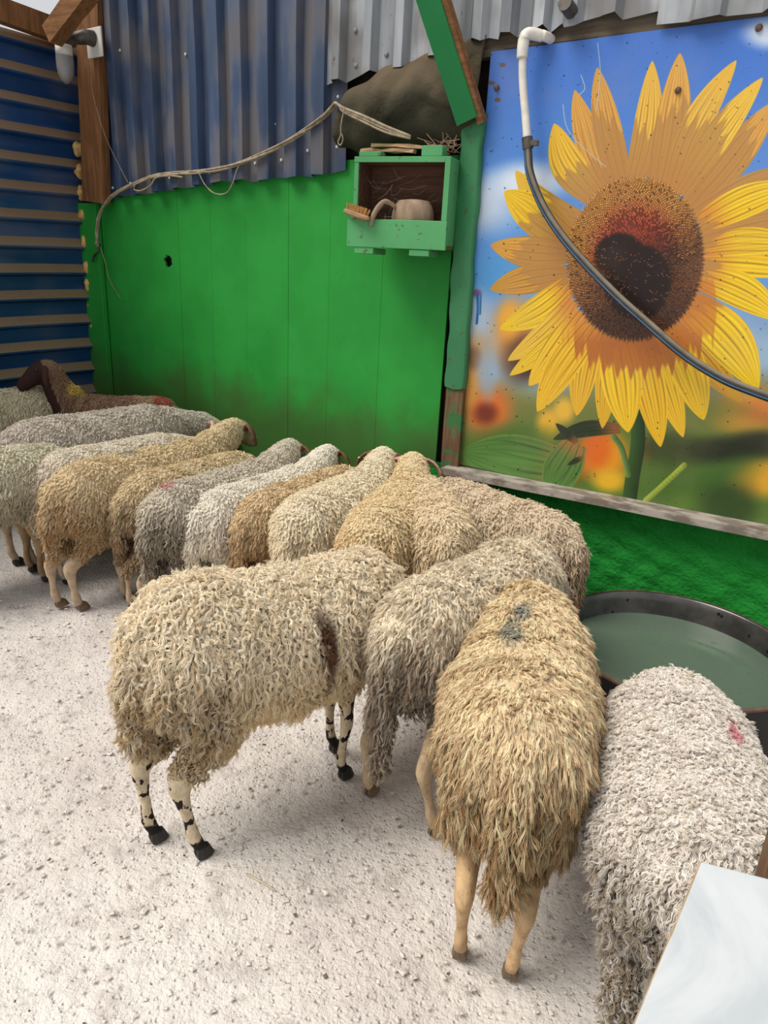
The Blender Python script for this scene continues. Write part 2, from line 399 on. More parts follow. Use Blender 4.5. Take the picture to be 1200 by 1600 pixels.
for s_, z_ in [(-4.47,2.05),(-4.28,2.075),(-3.7,2.13),(-3.89,2.10),(-2.95,2.17),(-2.76,2.21),(-2.56,2.22),(-2.56,2.45),(-4.42,2.68),(-4.3,2.83),(-3.15,2.16),(-3.52,2.12),(-3.7,2.75),(-3.0,2.35)]:
    MB().lathe([(0.0001, 0.007), (0.006, 0.006), (0.009, 0.002), (0.009, 0)], n=8).build('screw', M['white_plate'], wb, M=WALL @ Matrix.Translation((s_, -0.034, z_)) @ Matrix.Rotation(math.pi/2, 4, 'X'))

# galvanised sheets above the poster and tarpaulin
wg = empty('wall_upper', WALL, kind='structure', label='galvanised corrugated sheets above the poster and the rolled tarpaulin')
gl = lambda s: float(np.interp(s, [-2.62, -2.0, -1.83, -1.7], [2.50, 2.55, 2.60, 2.62]))
corr_sheet(-2.62, -1.80, gl, 3.6, [-2.53, -2.34, -2.16, -1.97], 0.040, -0.062, 0.045, 0.022, 'galvanised_sheet', M['galv'], wg, jag=0.012)
gr = lambda s: float(np.interp(s, [-1.84, -1.5, -1.0], [2.60, 2.61, 2.63]))
corr_sheet(-1.86, -0.98, gr, 3.6, [-1.76, -1.62, -1.47, -1.33, -1.17], 0.035, -0.05, 0.045, 0.024, 'galvanised_sheet', M['galv'], wg, jag=0.016)
gr2 = lambda s: 2.572
corr_sheet(-0.985, 0.35, gr2, 3.6, [-0.80, -0.55, -0.3, -0.05, .2], 0.02, -0.06, 0.09, 0.02, 'galvanised_sheet', M['galv'], wg, jag=0.004)
for s_, z_ in [(-2.44,2.72),(-2.43,2.57),(-1.39,2.70),(-2.25,2.60)]:
    MB().lathe([(0.0001, 0.008), (0.008, 0.006), (0.012, 0.002), (0.012, 0)], n=8).build('screw', M['cap_grey'], wg, M=WALL @ Matrix.Translation((s_, -0.064, z_)) @ Matrix.Rotation(math.pi/2, 4, 'X'))
MB().beam((-1.9, -0.01, 2.60), (0.35, -0.01, 2.60), 0.03, 0.11, jit=0.003).build('trim_1', M['wood_old'], M=WALL, kind='structure', label='dirty board between the poster top and galvanised sheet')
MB().tube([(-1.33, -0.08, 2.655), (-1.33, -0.16, 2.665)], 0.028, 14).build('pipe_stub', M['metal_dark'], M=WALL, smooth=False, label='short dark round stub poking out under the galvanised sheet', cat='pipe')

# right half: green rough wall below the poster
mb = MB(); nx, nz = 90, 34
V = []; F = []
for k in range(nz+1):
    for j in range(nx+1):
        s_ = -1.86+j/nx*2.3; z_ = k/nz*0.66
        V.append((s_, -0.02+0.007*math.sin(s_*31+z_*17)*math.sin(z_*43-s_*9)+random.uniform(-.0025, .0025), z_))
for k in range(nz):
    for j in range(nx): F.append((k*(nx+1)+j, k*(nx+1)+j+1, (k+1)*(nx+1)+j+1, (k+1)*(nx+1)+j))
mb.add(V, F); wl = mb.build('wall_right', M['green_wall'], M=WALL, smooth=True, kind='structure', label='rough plastered green wall below the sunflower poster')
MB().box(-1.8, 0.35, 0.05, 0.09, 0, 3.4).build('backing', M['dark_void'], wl)
# stone ledge
lg = MB(); lg.beam((-1.735, -0.075, 0.650), (0.45, -0.085, 0.705), 0.13, 0.032, jit=0.0015)
lg.build('ledge', M['ledge'], M=WALL, label='thin weathered grey stone ledge under the sunflower poster', cat='ledge')

# left wall: horizontal ribs, turned 90 degrees in the corner
S_L = -4.86
D1 = Vector((0.546, 0.838, 0)); NL = Vector((0.838, -0.546, 0)); CL = Vector((NW.x*D_WALL, NW.y*D_WALL, 0))+EW*S_L
LEFT = Matrix(((-D1.x, -NL.x, 0, CL.x), (-D1.y, -NL.y, 0, CL.y), (0, 0, 1, 0), (0, 0, 0, 1)))   # local (t toward camera, -off, z)
wlft = empty('wall_left', LEFT, kind='structure', label='left wall of dark blue sheet with horizontal ribs')
def left_sheet(z0, z1):
    prof = []; z = z0
    pitch = 0.172; k = 0
    while z < z1:   # ledge: slope out (looks up), narrow crest, slope in
        prof += [(z, 0.0), (z+0.080, 0.003), (z+0.096, 0.040), (z+0.108, 0.040), (z+0.164, 0.0)]; z += pitch
    V = []; F = []; nt = 30
    for i in range(nt+1):
        t_ = -0.05+i/nt*3.4
        for (zz, d) in prof: V.append((t_, -d+0.004*math.sin(t_*7+zz*3), zz+0.008*math.sin(t_*3.1+zz)+0.0*t_))
    n = len(prof)
    for i in range(nt):
        for j in range(n-1): F.append((i*n+j, i*n+j+1, (i+1)*n+j+1, (i+1)*n+j))
    mb = MB(); mb.add(V, F); return mb.build('corrugated_sheet', M['blue_left'], wlft)
left_sheet(0.0, 2.80)
# foam blobs where the sheet meets the post
for k, z_ in enumerate([2.30, 2.16, 2.02, 1.88, 1.70, 1.53, 1.41, 1.26, 1.12]):
    import bmesh
    bm = bmesh.new(); bmesh.ops.create_icosphere(bm, subdivisions=3, radius=0.035)
    for v in bm.verts:
        d = v.co.normalized(); v.co *= 1+0.16*math.sin(d.x*3+k*2)*math.cos(d.y*4+k)+0.10*math.sin(d.z*5+k)+random.uniform(-.012, .012)
        v.co.z *= 1.35; v.co.x *= 1.0
        if k > 6: v.co.x *= 0.6
    me = bpy.data.meshes.new('foam_blob'); bm.to_mesh(me); bm.free(); me.polygons.foreach_set('use_smooth', [True]*len(me.polygons))
    link_mesh('foam_blob', me, M['foam'], wlft).location = (0.035, -0.035, z_)

# corner posts and timbers
MB().box(-4.86, -4.655, -0.055, -0.02, 0, 1.955, 0.002).build('corner_board', M['green_panel'], M=WALL, label='green painted corner board at the left end of the green wall', cat='board')
o = MB(); o.beam((-4.455, -0.08, 3.6), (-4.597, -0.08, 1.955), 0.225, 0.06, up=(0, 1, 0), jit=0.002)
o.build('corner_post', M['wood'], M=WALL, label='brown wooden post in the corner above the green board', cat='post')
MB().beam((0.02, -0.05, 2.965), (2.6, -0.05, 3.06), 0.08, 0.13, jit=0.003).build('roof_beam', M['wood'], M=LEFT, label='brown beam along the top of the blue left wall', cat='beam')
MB().beam((-4.55, -0.33, 2.86), (-4.05, -0.28, 3.16), 0.09, 0.11, jit=0.003).build('diagonal_brace', M['wood_h'], M=WALL, label='brown diagonal timber at the top left corner', cat='beam')

# lamp-like fitting on the post
lf = empty('wall_fitting', WALL @ Matrix.Translation((-4.44, -0.125, 2.85)), label='grey plastic fitting with a white back plate on the corner post', cat='fitting')
MB().box(-0.05, 0.10, -0.012, 0.0, -0.07, 0.09, 0.003).build('back_plate', M['white_plate'], lf)
MB().tube([(0.02, -0.01, 0.03), (0.01, -0.06, 0.03), (-0.09, -0.10, 0.02)], [0.045, 0.042, 0.03], 16).build('socket', M['metal_dark'], lf, smooth=True)
MB().tube([(-0.145, -0.11, -0.01), (-0.145, -0.11, -0.07)], 0.050, 16).build('collar', M['white_plate'], lf, smooth=True)
MB().lathe([(0.052, 0), (0.052, -0.06), (0.047, -0.10), (0.034, -0.13), (0.012, -0.150), (0.0005, -0.152)], (-0.145, -0.11, -0.07), 20).build('cap', M['cap_grey'], lf, smooth=True)

# --- poster: a flat print; its picture is painted in code
def paint_poster(W_=1150, H_=1150, S0=-1.705, S1=0.15, Z0=0.675, Z1=2.565):
    s_, z_ = np.meshgrid(np.linspace(S0, S1, W_), np.linspace(Z0, Z1, H_))
    P = np.stack([NW.x*D_WALL+EW.x*s_, NW.y*D_WALL+EW.y*s_, z_-CAM_H], -1)
    dot = lambda v: P[..., 0]*v.x+P[..., 1]*v.y+P[..., 2]*v.z
    X = 600+FPX*dot(r)/dot(f); Y = 800-FPX*dot(u)/dot(f)     # print-design coordinates
    g = np.random.default_rng(3)
    def smn(x, a, b): t = np.clip((x-a)/(b-a), 0, 1); return t*t*(3-2*t)
    C = np.zeros((H_, W_, 3)); c_ = lambda *v: np.array(v, float)
    def mixc(m, col): 
        nonlocal C; C = C*(1-m[..., None])+col*m[..., None]
    def wob(sc_, ph): return np.sin(X/sc_+ph)*np.cos(Y/sc_*1.3-ph*2)+0.5*np.sin(X/sc_*2.3+Y/sc_*1.7+ph)
    top, mid, low = c_(66, 116, 204), c_(92, 150, 222), c_(150, 178, 205)
    t1 = smn(Y, 40, 430); C = top*(1-t1[..., None])+mid*t1[..., None]
    mixc(smn(Y, 420, 560), low)
    def blob(x, y, rx, ry, col, a=1.0, p=2.0, wb_=0.0):
        d = np.sqrt(((X-x)/rx)**2+((Y-y)/ry)**2)+wb_*wob(40, x*.01); mixc(a*(1-smn(d, 0.3, 1.15)), c_(*col))
    blob(735, 320, 110, 60, (196, 208, 228), .95); blob(830, 285, 75, 38, (228, 234, 244), .9); blob(1205, 55, 50, 30, (220, 228, 240), .9); blob(780, 430, 60, 40, (76, 152, 216), .9)
    blob(740, 500, 50, 60, (176, 192, 210), .8)
    blob(1215, 480, 60, 50, (120, 150, 190), .6)
    mixc(smn(Y+14*wob(50, 1), 560, 640), c_(124, 122, 62)); mixc(smn(Y+20*wob(60, 2), 620, 720), c_(84, 116, 46))
    for b in [(810,520,50,70,(226,150,60),.95),(830,560,55,50,(60,30,24),.9),(800,500,22,36,(240,170,50),.9),(745,560,34,50,(200,140,70),.7),(765,640,48,55,(222,110,40),.95),(762,645,26,24,(110,40,24),.9),(735,610,22,36,(214,150,60),.8),
              (745,560,14,22,(90,50,30),.5),(765,585,20,50,(140,170,200),.7),(720,600,40,40,(210,150,70),.6),(860,660,24,34,(240,180,40),.9),(885,640,22,26,(244,186,50),.9),(1180,640,80,50,(226,156,50),.85),(1200,640,50,30,(214,120,60),.7),(1120,590,90,30,(120,110,60),.5),
              (800,690,90,36,(70,108,44),.8),(900,720,30,36,(206,66,24),.9),(950,715,50,50,(236,150,34),.95),(935,700,30,40,(226,96,30),.8),(955,750,36,24,(240,184,40),.9),(1010,700,22,24,(180,110,60),.6),(1190,745,62,40,(234,166,44),.9),
              (1060,760,80,50,(66,104,40),.8),(1080,800,60,40,(100,130,50),.6),(1140,790,60,60,(44,66,34),.8),(1010,790,50,20,(84,112,60),.5),(1090,640,90,30,(100,120,60),.6),(1140,720,60,40,(64,96,44),.7),(870,770,60,12,(240,180,30),.8)]: blob(*b[:5], b[5], 2, .08)
    # broad dark shadow leaf on the right
    blob(1120, 700, 110, 28, (36, 44, 28), .95, 2, .15); blob(1050, 700, 60, 40, (56, 70, 36), .7); blob(1190, 690, 60, 24, (34, 40, 28), .9)
    # petals and leaves
    def leaf(tip, base, w, colA, colB, bend=0.0, streak=1.0, seed=0, mid_=0.45, shade=None):
        nonlocal C
        tip = c_(*tip); base = c_(*base); ax = tip-base; L = np.hypot(*ax); e = ax/L; q = c_(-e[1], e[0])
        x0, x1 = min(tip[0], base[0])-w, max(tip[0], base[0])+w; y0, y1 = min(tip[1], base[1])-w, max(tip[1], base[1])+w
        msk = (X > x0) & (X < x1) & (Y > y0) & (Y < y1)
        if not msk.any(): return
        dx = X[msk]-base[0]; dy = Y[msk]-base[1]
        t = (dx*e[0]+dy*e[1])/L; v = dx*q[0]+dy*q[1]-bend*w*np.sin(np.clip(t, 0, 1)*math.pi)
        tt = np.clip(t, 0, 1); prof = np.where(tt < mid_, 0.62+0.38*np.sin(tt/mid_*math.pi/2), np.cos((tt-mid_)/(1-mid_)*math.pi/2)**0.72)
        hw = w/2*prof+1e-3; n_ = v/hw; inside = smn(hw-np.abs(v), -0.6, 0.9)*((t > 0) & (t < 1.0))
        k = 0.5+0.5*np.sin(n_*5.2+seed)*np.cos(n_*11+seed*3)*streak
        fine = 0.5+0.5*np.sin(n_*26+seed*5+2*tt)
        col = c_(*colA)*(1-0.0*tt[:, None]); col = col*(1-(0.55*k*(1-tt*0.4))[:, None])+c_(*colB)*(0.55*k*(1-tt*0.4))[:, None]
        col = col*(0.93+0.11*fine[:, None])
        edge = smn(np.abs(n_), 0.8, 1.0); col = col*(1-0.10*edge[:, None])+c_(255, 216, 80)*0.10*edge[:, None]
        inner = 1-smn(tt, 0.05, 0.40); col = col*(1-0.6*inner[:, None])+c_(206, 112, 60)*0.6*inner[:, None]
        ln = smn(np.abs(np.sin(n_*6.5+seed+np.sin(tt*5+seed)*.5)), .93, 1.0)*smn(1-tt, .1, .5); col = col*(1-.22*ln[:, None])
        if shade is not None:
            a0, amt = shade; sh = (smn(tt+0.12*n_*np.sin(seed)+0.05*np.sin(n_*9), a0-0.03, a0+0.03)); sh = 1-sh
            col = col*(1-(amt*sh)[:, None])+c_(222, 160, 84)*(amt*sh*.8)[:, None]
        C[msk] = C[msk]*(1-inside[:, None])+col*inside[:, None]
    leafg = lambda tip, base, w, a=(86, 132, 60), b=(60, 100, 40), **k: leaf(tip, base, w, a, b, **k)
    # big green leaves at the lower left, dark sepals
    for tip, base, w in (((725, 705), (900, 735), 84), ((860, 770), (905, 690), 60)):
        tipv = np.array(tip, float)
        leafg(tip, base, w, streak=.6, mid_=.5)
    blob(800, 722, 60, 20, (104, 150, 76), .5)
    def stroke(pts, w, col):
        nonlocal C
        pp = smooth_path([(a, b, 0) for a, b in pts], 8)
        for a, b in zip(pp[:-1], pp[1:]):
            m = (X > min(a.x, b.x)-w) & (X < max(a.x, b.x)+w) & (Y > min(a.y, b.y)-w) & (Y < max(a.y, b.y)+w)
            if not m.any(): continue
            ab = np.array([b.x-a.x, b.y-a.y]); l2 = ab@ab+1e-6; px = X[m]-a.x; py = Y[m]-a.y; t = np.clip((px*ab[0]+py*ab[1])/l2, 0, 1)
            d = np.hypot(px-t*ab[0], py-t*ab[1]); k = smn(w/2-d, -0.8, 0.8); sh = 1.15-0.5*np.clip((px-t*ab[0])/w+.5, 0, 1)
            C[m] = C[m]*(1-k[:, None])+np.clip(c_(*col)*sh[:, None], 0, 255)*k[:, None]
    stroke([(985, 790), (992, 740), (1000, 690), (998, 640)], 22, (52, 82, 40)); stroke([(985, 740), (975, 700), (962, 680)], 9, (110, 140, 70)); stroke([(1012, 780), (1040, 755), (1072, 725)], 9, (150, 170, 60))
    leafg((868, 685), (972, 668), 26, (44, 58, 34), (30, 40, 26), bend=.3); leafg((872, 660), (905, 690), 14, (40, 54, 34), (30, 40, 26)); leafg((890, 725), (915, 712), 9, (30, 50, 30), (30, 40, 26))
    YL, YD, TN, TD = (246, 206, 34), (222, 158, 30), (222, 164, 70), (204, 132, 62)
    pet = [((1160,627),(1062,515),44,(214,160,30),TD,0,.2),((945,668),(960,520),38,(226,176,40),YD,0,.1),((905,648),(935,515),44,(232,180,40),YD,.1,0),
      ((797,397),(885,410),24,YL,YD,0,0),((902,143),(955,300),44,TN,TD,-.1,.3),((1215,160),(1080,330),54,TN,TD,.05,.7),((1265,262),(1090,345),62,TN,TD,0,.8),((1275,335),(1098,372),46,TN,TD,0,.8),
      ((937,108),(978,300),46,TN,TD,-.1,.6),((1023,98),(992,295),44,(234,184,66),TN,.18,.45),((1066,86),(1030,300),54,(228,172,74),TD,.12,.6),((1153,97),(1050,300),46,(236,186,66),TN,-.22,.5),((1194,124),(1065,305),44,(240,194,60),TN,-.1,.55),
      ((870,195),(940,315),56,(240,190,40),TN,-.25,.45),((810,268),(912,345),44,(234,190,50),TN,-.35,.45),((793,300),(895,375),64,(242,198,36),YD,.0,.55),((771,384),(892,395),50,(220,160,60),TD,-.1,.65),
      ((1255,290),(1094,352),50,YL,YD,-.15,.1),((1275,420),(1098,400),62,YL,YD,-.1,.1),((1260,385),(1098,390),46,(240,200,44),YD,-.2,.1),((1225,500),(1090,430),56,YL,YD,-.2,.1),
      ((770,452),(892,430),46,(206,150,48),TD,.1,.5),((785,514),(898,440),46,YL,YD,-.2,.1),((797,563),(900,468),38,(238,196,60),YD,-.25,0),((800,586),(905,500),32,(240,200,40),YD,-.1,0),
      ((830,602),(915,490),48,(240,196,44),YD,-.05,0),((843,642),(935,500),52,(240,190,40),YD,.1,.05),
      ((1070,682),(1020,520),44,(238,190,38),YD,.0,.15),((1035,697),(1005,520),50,(236,186,38),YD,.0,.2),((985,674),(965,515),64,(242,198,40),YD,.0,.2),((1102,655),(1040,500),62,(240,196,36),YD,-.1,.2),((1187,606),(1070,470),74,(246,208,36),YD,-.2,.15)]
    for k, (tp, bs, w, a, b, bend, sh) in enumerate(pet): leaf(tp, bs, w, a, b, bend, 1, seed=k*1.7, shade=(sh, 0.75) if sh > 0 else None)
    # shadow the heart throws on the lower petals is printed in the picture
    d = np.hypot((X-1000)/105, (Y-520)/62); fr = 0.12*np.sin(X/3.3)+0.08*np.sin(X/1.7+1)
    m = (1-smn(d+fr, 0.9, 1.05))*smn(Y, 500, 540); mixc(m*.85, c_(176, 96, 40))
    d = np.hypot((X-1080)/50, (Y-480)/60); mixc((1-smn(d+fr*.5, .85, 1.0))*.6, c_(196, 110, 40))
    # heart
    cx, cy, rx, ry, ang = 996, 405, 106, 127, math.radians(6)
    ca, sa = math.cos(ang), math.sin(ang)
    U = ((X-cx)*ca+(Y-cy)*sa)/rx; Vv = (-(X-cx)*sa+(Y-cy)*ca)/ry; R_ = np.hypot(U, Vv); A_ = np.arctan2(Vv, U)
    R2 = R_+0.012*np.sin(A_*97)+0.010*np.sin(A_*151+2)
    hm = 1-smn(R2, 0.96, 1.03)
    base = np.zeros_like(C)+c_(120, 66, 34)
    def heart_col(Uq, Vq, Rq, Xq, Yq):
        lit = smn(-0.55*Uq-0.9*Vq, -0.35, 0.45)[..., None]; out = smn(Rq, 0.45, 0.85)[..., None]
        warm = c_(222, 142, 60); red = c_(204, 74, 42); dark = c_(50, 26, 20); br = c_(96, 50, 30)
        c1 = (red*(1-out)+warm*out)*lit+(br*(1-out*0.5)+c_(150, 92, 44)*out*0.5)*(1-lit)
        hd = np.minimum(np.hypot((Xq-972)/40, (Yq-400)/36), np.hypot((Xq-1000)/52, (Yq-440)/60))
        dk = (1-smn(hd, 0.85, 1.1))[..., None]; c1 = c1*(1-dk*.92)+dark*dk*.92
        lo = smn(Vq+0.25*Uq, 0.35, 0.8)[..., None]; return c1*(1-lo*.55)+c_(60, 34, 26)*lo*.55, dk
    hb, dk = heart_col(U, Vv, R_, X, Y); hb = hb*0.62
    C = C*(1-hm[..., None])+hb*hm[..., None]
    # florets
    n = 3600; kk = np.arange(n)+.5; rr = np.sqrt(kk/n); th = kk*2.399963
    fx = cx+(rr*np.cos(th)*rx)*ca-(rr*np.sin(th)*ry)*sa; fy = cy+(rr*np.cos(th)*rx)*sa+(rr*np.sin(th)*ry)*ca
    # texel positions by inverse lookup on a coarse index
    order = np.arange(n); g.shuffle(order)
    # bin texels by integer design px
    inv = {}
    msk = R_ < 1.06; ii, jj = np.nonzero(msk); xi = X[msk]; yi = Y[msk]
    idx = {}
    for a, b, c, d in zip(ii, jj, xi.astype(int), yi.astype(int)): idx.setdefault((c, d), []).append((a, b))
    fc, fd = heart_col(np.cos(th)*rr, np.sin(th)*rr, rr, fx, fy)
    for k in order:
        dark_spot = (g.random() < (0.10+0.45*(0.35 < rr[k] < 0.62))) and fd[k, 0] < .5
        col = c_(40, 22, 18) if dark_spot else (np.clip((lambda q: fc[k]*(1.08-q*.5)+c_(246, 176, 92)*q*.8)(g.uniform(.05, .85)*(.35+.65*smn(rr[k], .3, .7))*(1.0 if (-.55*math.cos(th[k])-.9*math.sin(th[k]))*rr[k] > -.35 else .45)), 0, 255) if fd[k, 0] < .5 else (c_(176, 110, 60) if g.random() < .13 else c_(30, 16, 14)))
        px, py = int(fx[k]), int(fy[k]); tall = 2 if rr[k] > .4 else 1
        ex, ey = math.cos(th[k]), math.sin(th[k])
        for q in range(tall+1):
            for tex in idx.get((int(fx[k]+ex*q), int(fy[k]+ey*q)), []):
                C[tex] = C[tex]*0.15+col*0.85
    # wear: dust flecks, paint drip
    blob(750, 458, 9, 8, (126, 72, 120), .9); stroke([(750, 460), (751, 480), (749, 505)], 4, (50, 110, 180)); stroke([(755, 462), (754, 490)], 4, (70, 140, 200))
    stroke([(766, 180), (745, 300), (733, 460)], 3, (90, 140, 80))
    for _ in range(420):
        a = g.uniform(725, 1200); b = g.uniform(60, 810); m = np.hypot(X-a, Y-b) < g.uniform(.6, 1.6); 
        i0 = np.argwhere(m)
        if len(i0): C[m] *= g.uniform(.45, .75)
    for (a, b) in ((782, 158), (790, 104), (773, 132)): 
        m = np.hypot((X-a)/5, (Y-b)/3.5) < 1; C[m] = c_(96, 84, 84)
    for pts in ([(938, 70), (942, 120), (936, 175)], [(884, 165), (895, 210), (950, 262)], [(912, 120), (918, 140), (910, 150)]): stroke(pts, 1.2, (190, 200, 214))
    C = C*(1+0.02*g.normal(size=(H_, W_, 1)))
    gray = C.mean(-1, keepdims=True); C = np.clip(C*0.95+gray*0.05, 0, 255)
    img = bpy.data.images.new('sunflower_print', W_, H_)
    px = np.ones((H_, W_, 4), np.float32); px[..., :3] = C/255; img.pixels.foreach_set(px.ravel()); img.update(); img.pack()
    t = NT('sunflower_print'); ti = t.n('ShaderNodeTexImage'); ti.image = img; ti.extension = 'EXTEND'
    t.L.new(t.coord('UV'), ti.inputs[0]); co = t.coord()
    col = t.mix(t.ramp(t.noise(co, 3, 5), 0.45, 0.75, 0, .12), ti.outputs[0], srgb(170, 150, 120))
    t.bump(t.noise(co, 1.6, 3), 0.15, 0.02)
    m_ = t.done(col, 0.34, spec=0.4)
    me = bpy.data.meshes.new('print'); n_ = 24; V = []; F = []; UV = []
    for k in range(n_+1):
        for j in range(n_+1): V.append((S0+(S1-S0)*j/n_, -0.032+0.004*math.sin(j*.5)*math.sin(k*.3), Z0+(Z1-Z0)*k/n_)); UV.append((j/n_, k/n_))
    for k in range(n_):
        for j in range(n_): a = k*(n_+1)+j; F.append((a, a+1, a+n_+2, a+n_+1))
    me.from_pydata(V, [], F); uvl = me.uv_layers.new(name='UVMap'); li = np.zeros(len(me.loops), int); me.loops.foreach_get('vertex_index', li)
    uvl.data.foreach_set('uv', np.array(UV)[li].ravel()); me.polygons.foreach_set('use_smooth', [True]*len(F))
    o = link_mesh('print', me, m_); o.matrix_world = WALL
    return o
poster = empty('poster', WALL, label='large sunflower poster on blue sky fixed to the wall', cat='poster')
po = paint_poster(); po.parent = poster; po.matrix_parent_inverse = Matrix.Identity(4); po.matrix_basis = Matrix.Identity(4)
MB().box(-1.71, 0.155, -0.026, -0.008, 0.67, 2.57).build('backing_board', M['dark_void'], poster)
for s_, z_ in ((-0.87, 2.35), (-0.62, 2.53), (-1.66, 2.42)):
    MB().lathe([(0.0001, 0.012), (0.008, 0.010), (0.013, 0.003), (0.013, 0)], n=10).build('washer', M['rust'], poster, M=WALL @ Matrix.Translation((s_, -0.034, z_)) @ Matrix.Rotation(math.pi/2, 4, 'X'))

# --- post wrapped in green fabric, brown foot
pw = empty('wrapped_post', WALL, label='upright post wrapped in faded green fabric left of the poster', cat='post')
V = []; F = []; n = 40
for k in range(n+1):
    t_ = k/n; z_ = 1.075+(2.30-1.075)*t_; w = 0.056+0.003*math.sin(t_*20)+0.002*math.sin(t_*47); c = -1.757+0.022*(1-t_)+0.003*math.sin(t_*9)
    for j in range(12):
        a = 2*math.pi*j/12; cx_ = math.copysign(abs(math.cos(a))**0.35, math.cos(a)); sy_ = math.copysign(abs(math.sin(a))**0.35, math.sin(a))
        V.append((c+w*cx_, -0.048+0.026*sy_+0.0025*math.sin(z_*37+j*2), z_+0.006*math.sin(j*1.9)*(k in (0, n))))
for k in range(n):
    for j in range(12): F.append((k*12+j, k*12+(j+1) % 12, (k+1)*12+(j+1) % 12, (k+1)*12+j))
F.append(tuple(n*12+j for j in range(12)))
mb = MB(); mb.add(V, F); mb.build('fabric_wrap', M['green_tarp'], pw, smooth=True)
mb = MB(); mb.beam((-1.722, -0.045, 0.0), (-1.732, -0.045, 1.10), 0.035, 0.100, up=(1, 0, 0), jit=0.002); mb.build('timber', M['wood_green'], pw)
# green diagonal brace rising from the post
def wpt(s_, off, z_): return WALL @ Vector((s_, -off, z_))
br = empty('green_brace', WALL, label='green painted timber slanting up from the wrapped post', cat='beam')
mb = MB(); mb.beam((-1.752, -0.10, 2.285), (-2.035, -0.40, 3.13), 0.105, 0.045, up=(0, 1, 0.1), jit=0.0015); mb.build('green_face', M['green_brace'], br)
mb = MB(); mb.beam((-1.690, -0.085, 2.275), (-1.963, -0.385, 3.13), 0.030, 0.045, up=(0, 1, 0.1), jit=0.001); mb.build('bare_edge', M['wood_h'], br, label='bare brown edge of the brace')

# --- rolled tarpaulin
def tarp():
    nu, nv = 60, 36; V = []; F = []
    for i in range(nu+1):
        uu = i/nu; s_ = -2.525+uu*0.80
        top = float(np.interp(s_, [-2.54, -2.48, -2.27, -1.95, -1.70], [2.36, 2.46, 2.545, 2.59, 2.64])); bot = float(np.interp(s_, [-2.54, -2.33, -2.1, -1.85, -1.70], [2.215, 2.165, 2.18, 2.20, 2.26]))
        bulge = float(np.interp(uu, [0, .1, .5, .8, 1], [0.07, .13, .15, .09, .03]))
        for j in range(nv+1):
            v = j/nv; z_ = top+(bot-top)*v
            y = -0.055-bulge*(math.sin(math.pi*min(1, v*1.02))**0.6)*(0.55+0.45*v)
            w_ = math.sin(math.pi*v); y -= w_*(0.012*abs(math.sin(9*uu+5*v*uu+1))+0.014*math.sin(5*uu-6*v+1)+0.006*abs(math.sin(17*(uu-.3)*(1.3-v)+2))+0.004*math.sin(31*uu+7*v))
            V.append((s_, y, z_+0.008*math.sin(uu*22)))
    for i in range(nu):
        for j in range(nv): a = i*(nv+1)+j; F.append((a, a+1, a+nv+2, a+nv+1))
    mb = MB(); mb.add(V, F); o = mb.build('rolled_tarpaulin', M['tarp'], M=WALL, smooth=True, label='bulging dusty dark olive tarpaulin roll under the galvanised sheet', cat='tarpaulin')
    md = o.modifiers.new('t', 'SOLIDIFY'); md.thickness = 0.004
tarp()

# --- niche box on the wall
bx = empty('shelf_box', WALL @ Matrix.Translation((-1.815, -0.005, 1.75)) @ Matrix.Rotation(math.radians(13), 4, 'Z') @ Matrix.Translation((-0.475, -0.02, 0)), label='open green wooden shelf box hung on the green wall', cat='shelf box')
W_, Dp, Hb = 0.475, 0.17, 0.36; TH = 0.016
MB().box(0, W_, -Dp, 0, -TH, 0, .001).build('bottom_board', M['wood_green'], bx)
MB().box(0, W_, -Dp, 0, Hb, Hb+TH, .001).build('top_board', M['green_wood'], bx)
MB().box(0, TH, -Dp, 0, 0, Hb, .001).build('side_board', M['green_wood'], bx)
MB().box(W_-TH, W_, -Dp, 0, 0, Hb, .001).build('side_board', M['green_wood'], bx)
MB().box(TH, W_-TH, -0.010, 0, 0, Hb).build('back_board', M['box_inside'], bx)
MB().box(TH, TH+.004, -Dp+.002, -0.011, 0.0, Hb-.002).build('inner_face', M['box_inside'], bx)
MB().box(W_-TH-.004, W_-TH, -Dp+.002, -0.011, 0.0, Hb-.002).build('inner_face', M['box_inside'], bx)
MB().box(TH+.005, W_-TH-.005, -Dp+.002, -0.011, Hb-.006, Hb-.001).build('inner_face', M['box_inside'], bx)
MB().box(-0.025, W_+0.004, -Dp-0.022, -Dp-0.001, -0.022, 0.105, .002).build('front_lip', M['green_wood'], bx)
MB().box(W_-0.026, W_, -Dp-0.018, -Dp-.001, 0.106, Hb+TH, .001).build('front_stile', M['green_wood'], bx)
MB().box(0, 0.022, -Dp-0.014, -Dp-.001, 0.106, Hb+TH, .001).build('front_stile', M['green_wood'], bx)
MB().box(0.0, W_-0.026, -Dp-0.016, -Dp-.001, Hb-0.008, Hb+TH, .001).build('front_rail', M['green_wood'], bx)
for a in (0.015, 0.30): MB().box(a, a+0.10, -Dp-0.018, -0.02, -0.052, -0.024, .002).build('foot_cleat', M['green_wood'], bx)
MB().box(0.02, 0.13, -Dp-0.01, -Dp+0.05, Hb+TH+.001, Hb+TH+0.022, .002).build('top_cleat', M['green_wood'], bx)
MB().box(0.33, 0.43, -Dp-0.01, -Dp+0.06, Hb+TH+.001, Hb+TH+0.045, .002).build('top_cleat', M['green_wood'], bx)
BX = bx.matrix_world.copy()
for k, (a, b) in enumerate((((-0.0, -0.10, 0.415), (0.28, -0.13, 0.405)), ((0.06, -0.12, 0.432), (0.37, -0.10, 0.424)))):
    MB().beam(a, b, 0.035, 0.014, jit=0.004).build('wood_splinter', M['brush_wood'], M=BX, label=['long split stick lying on the shelf box, lower one', 'split stick lying uppermost on the shelf box'][k], cat='stick')
tw = MB()
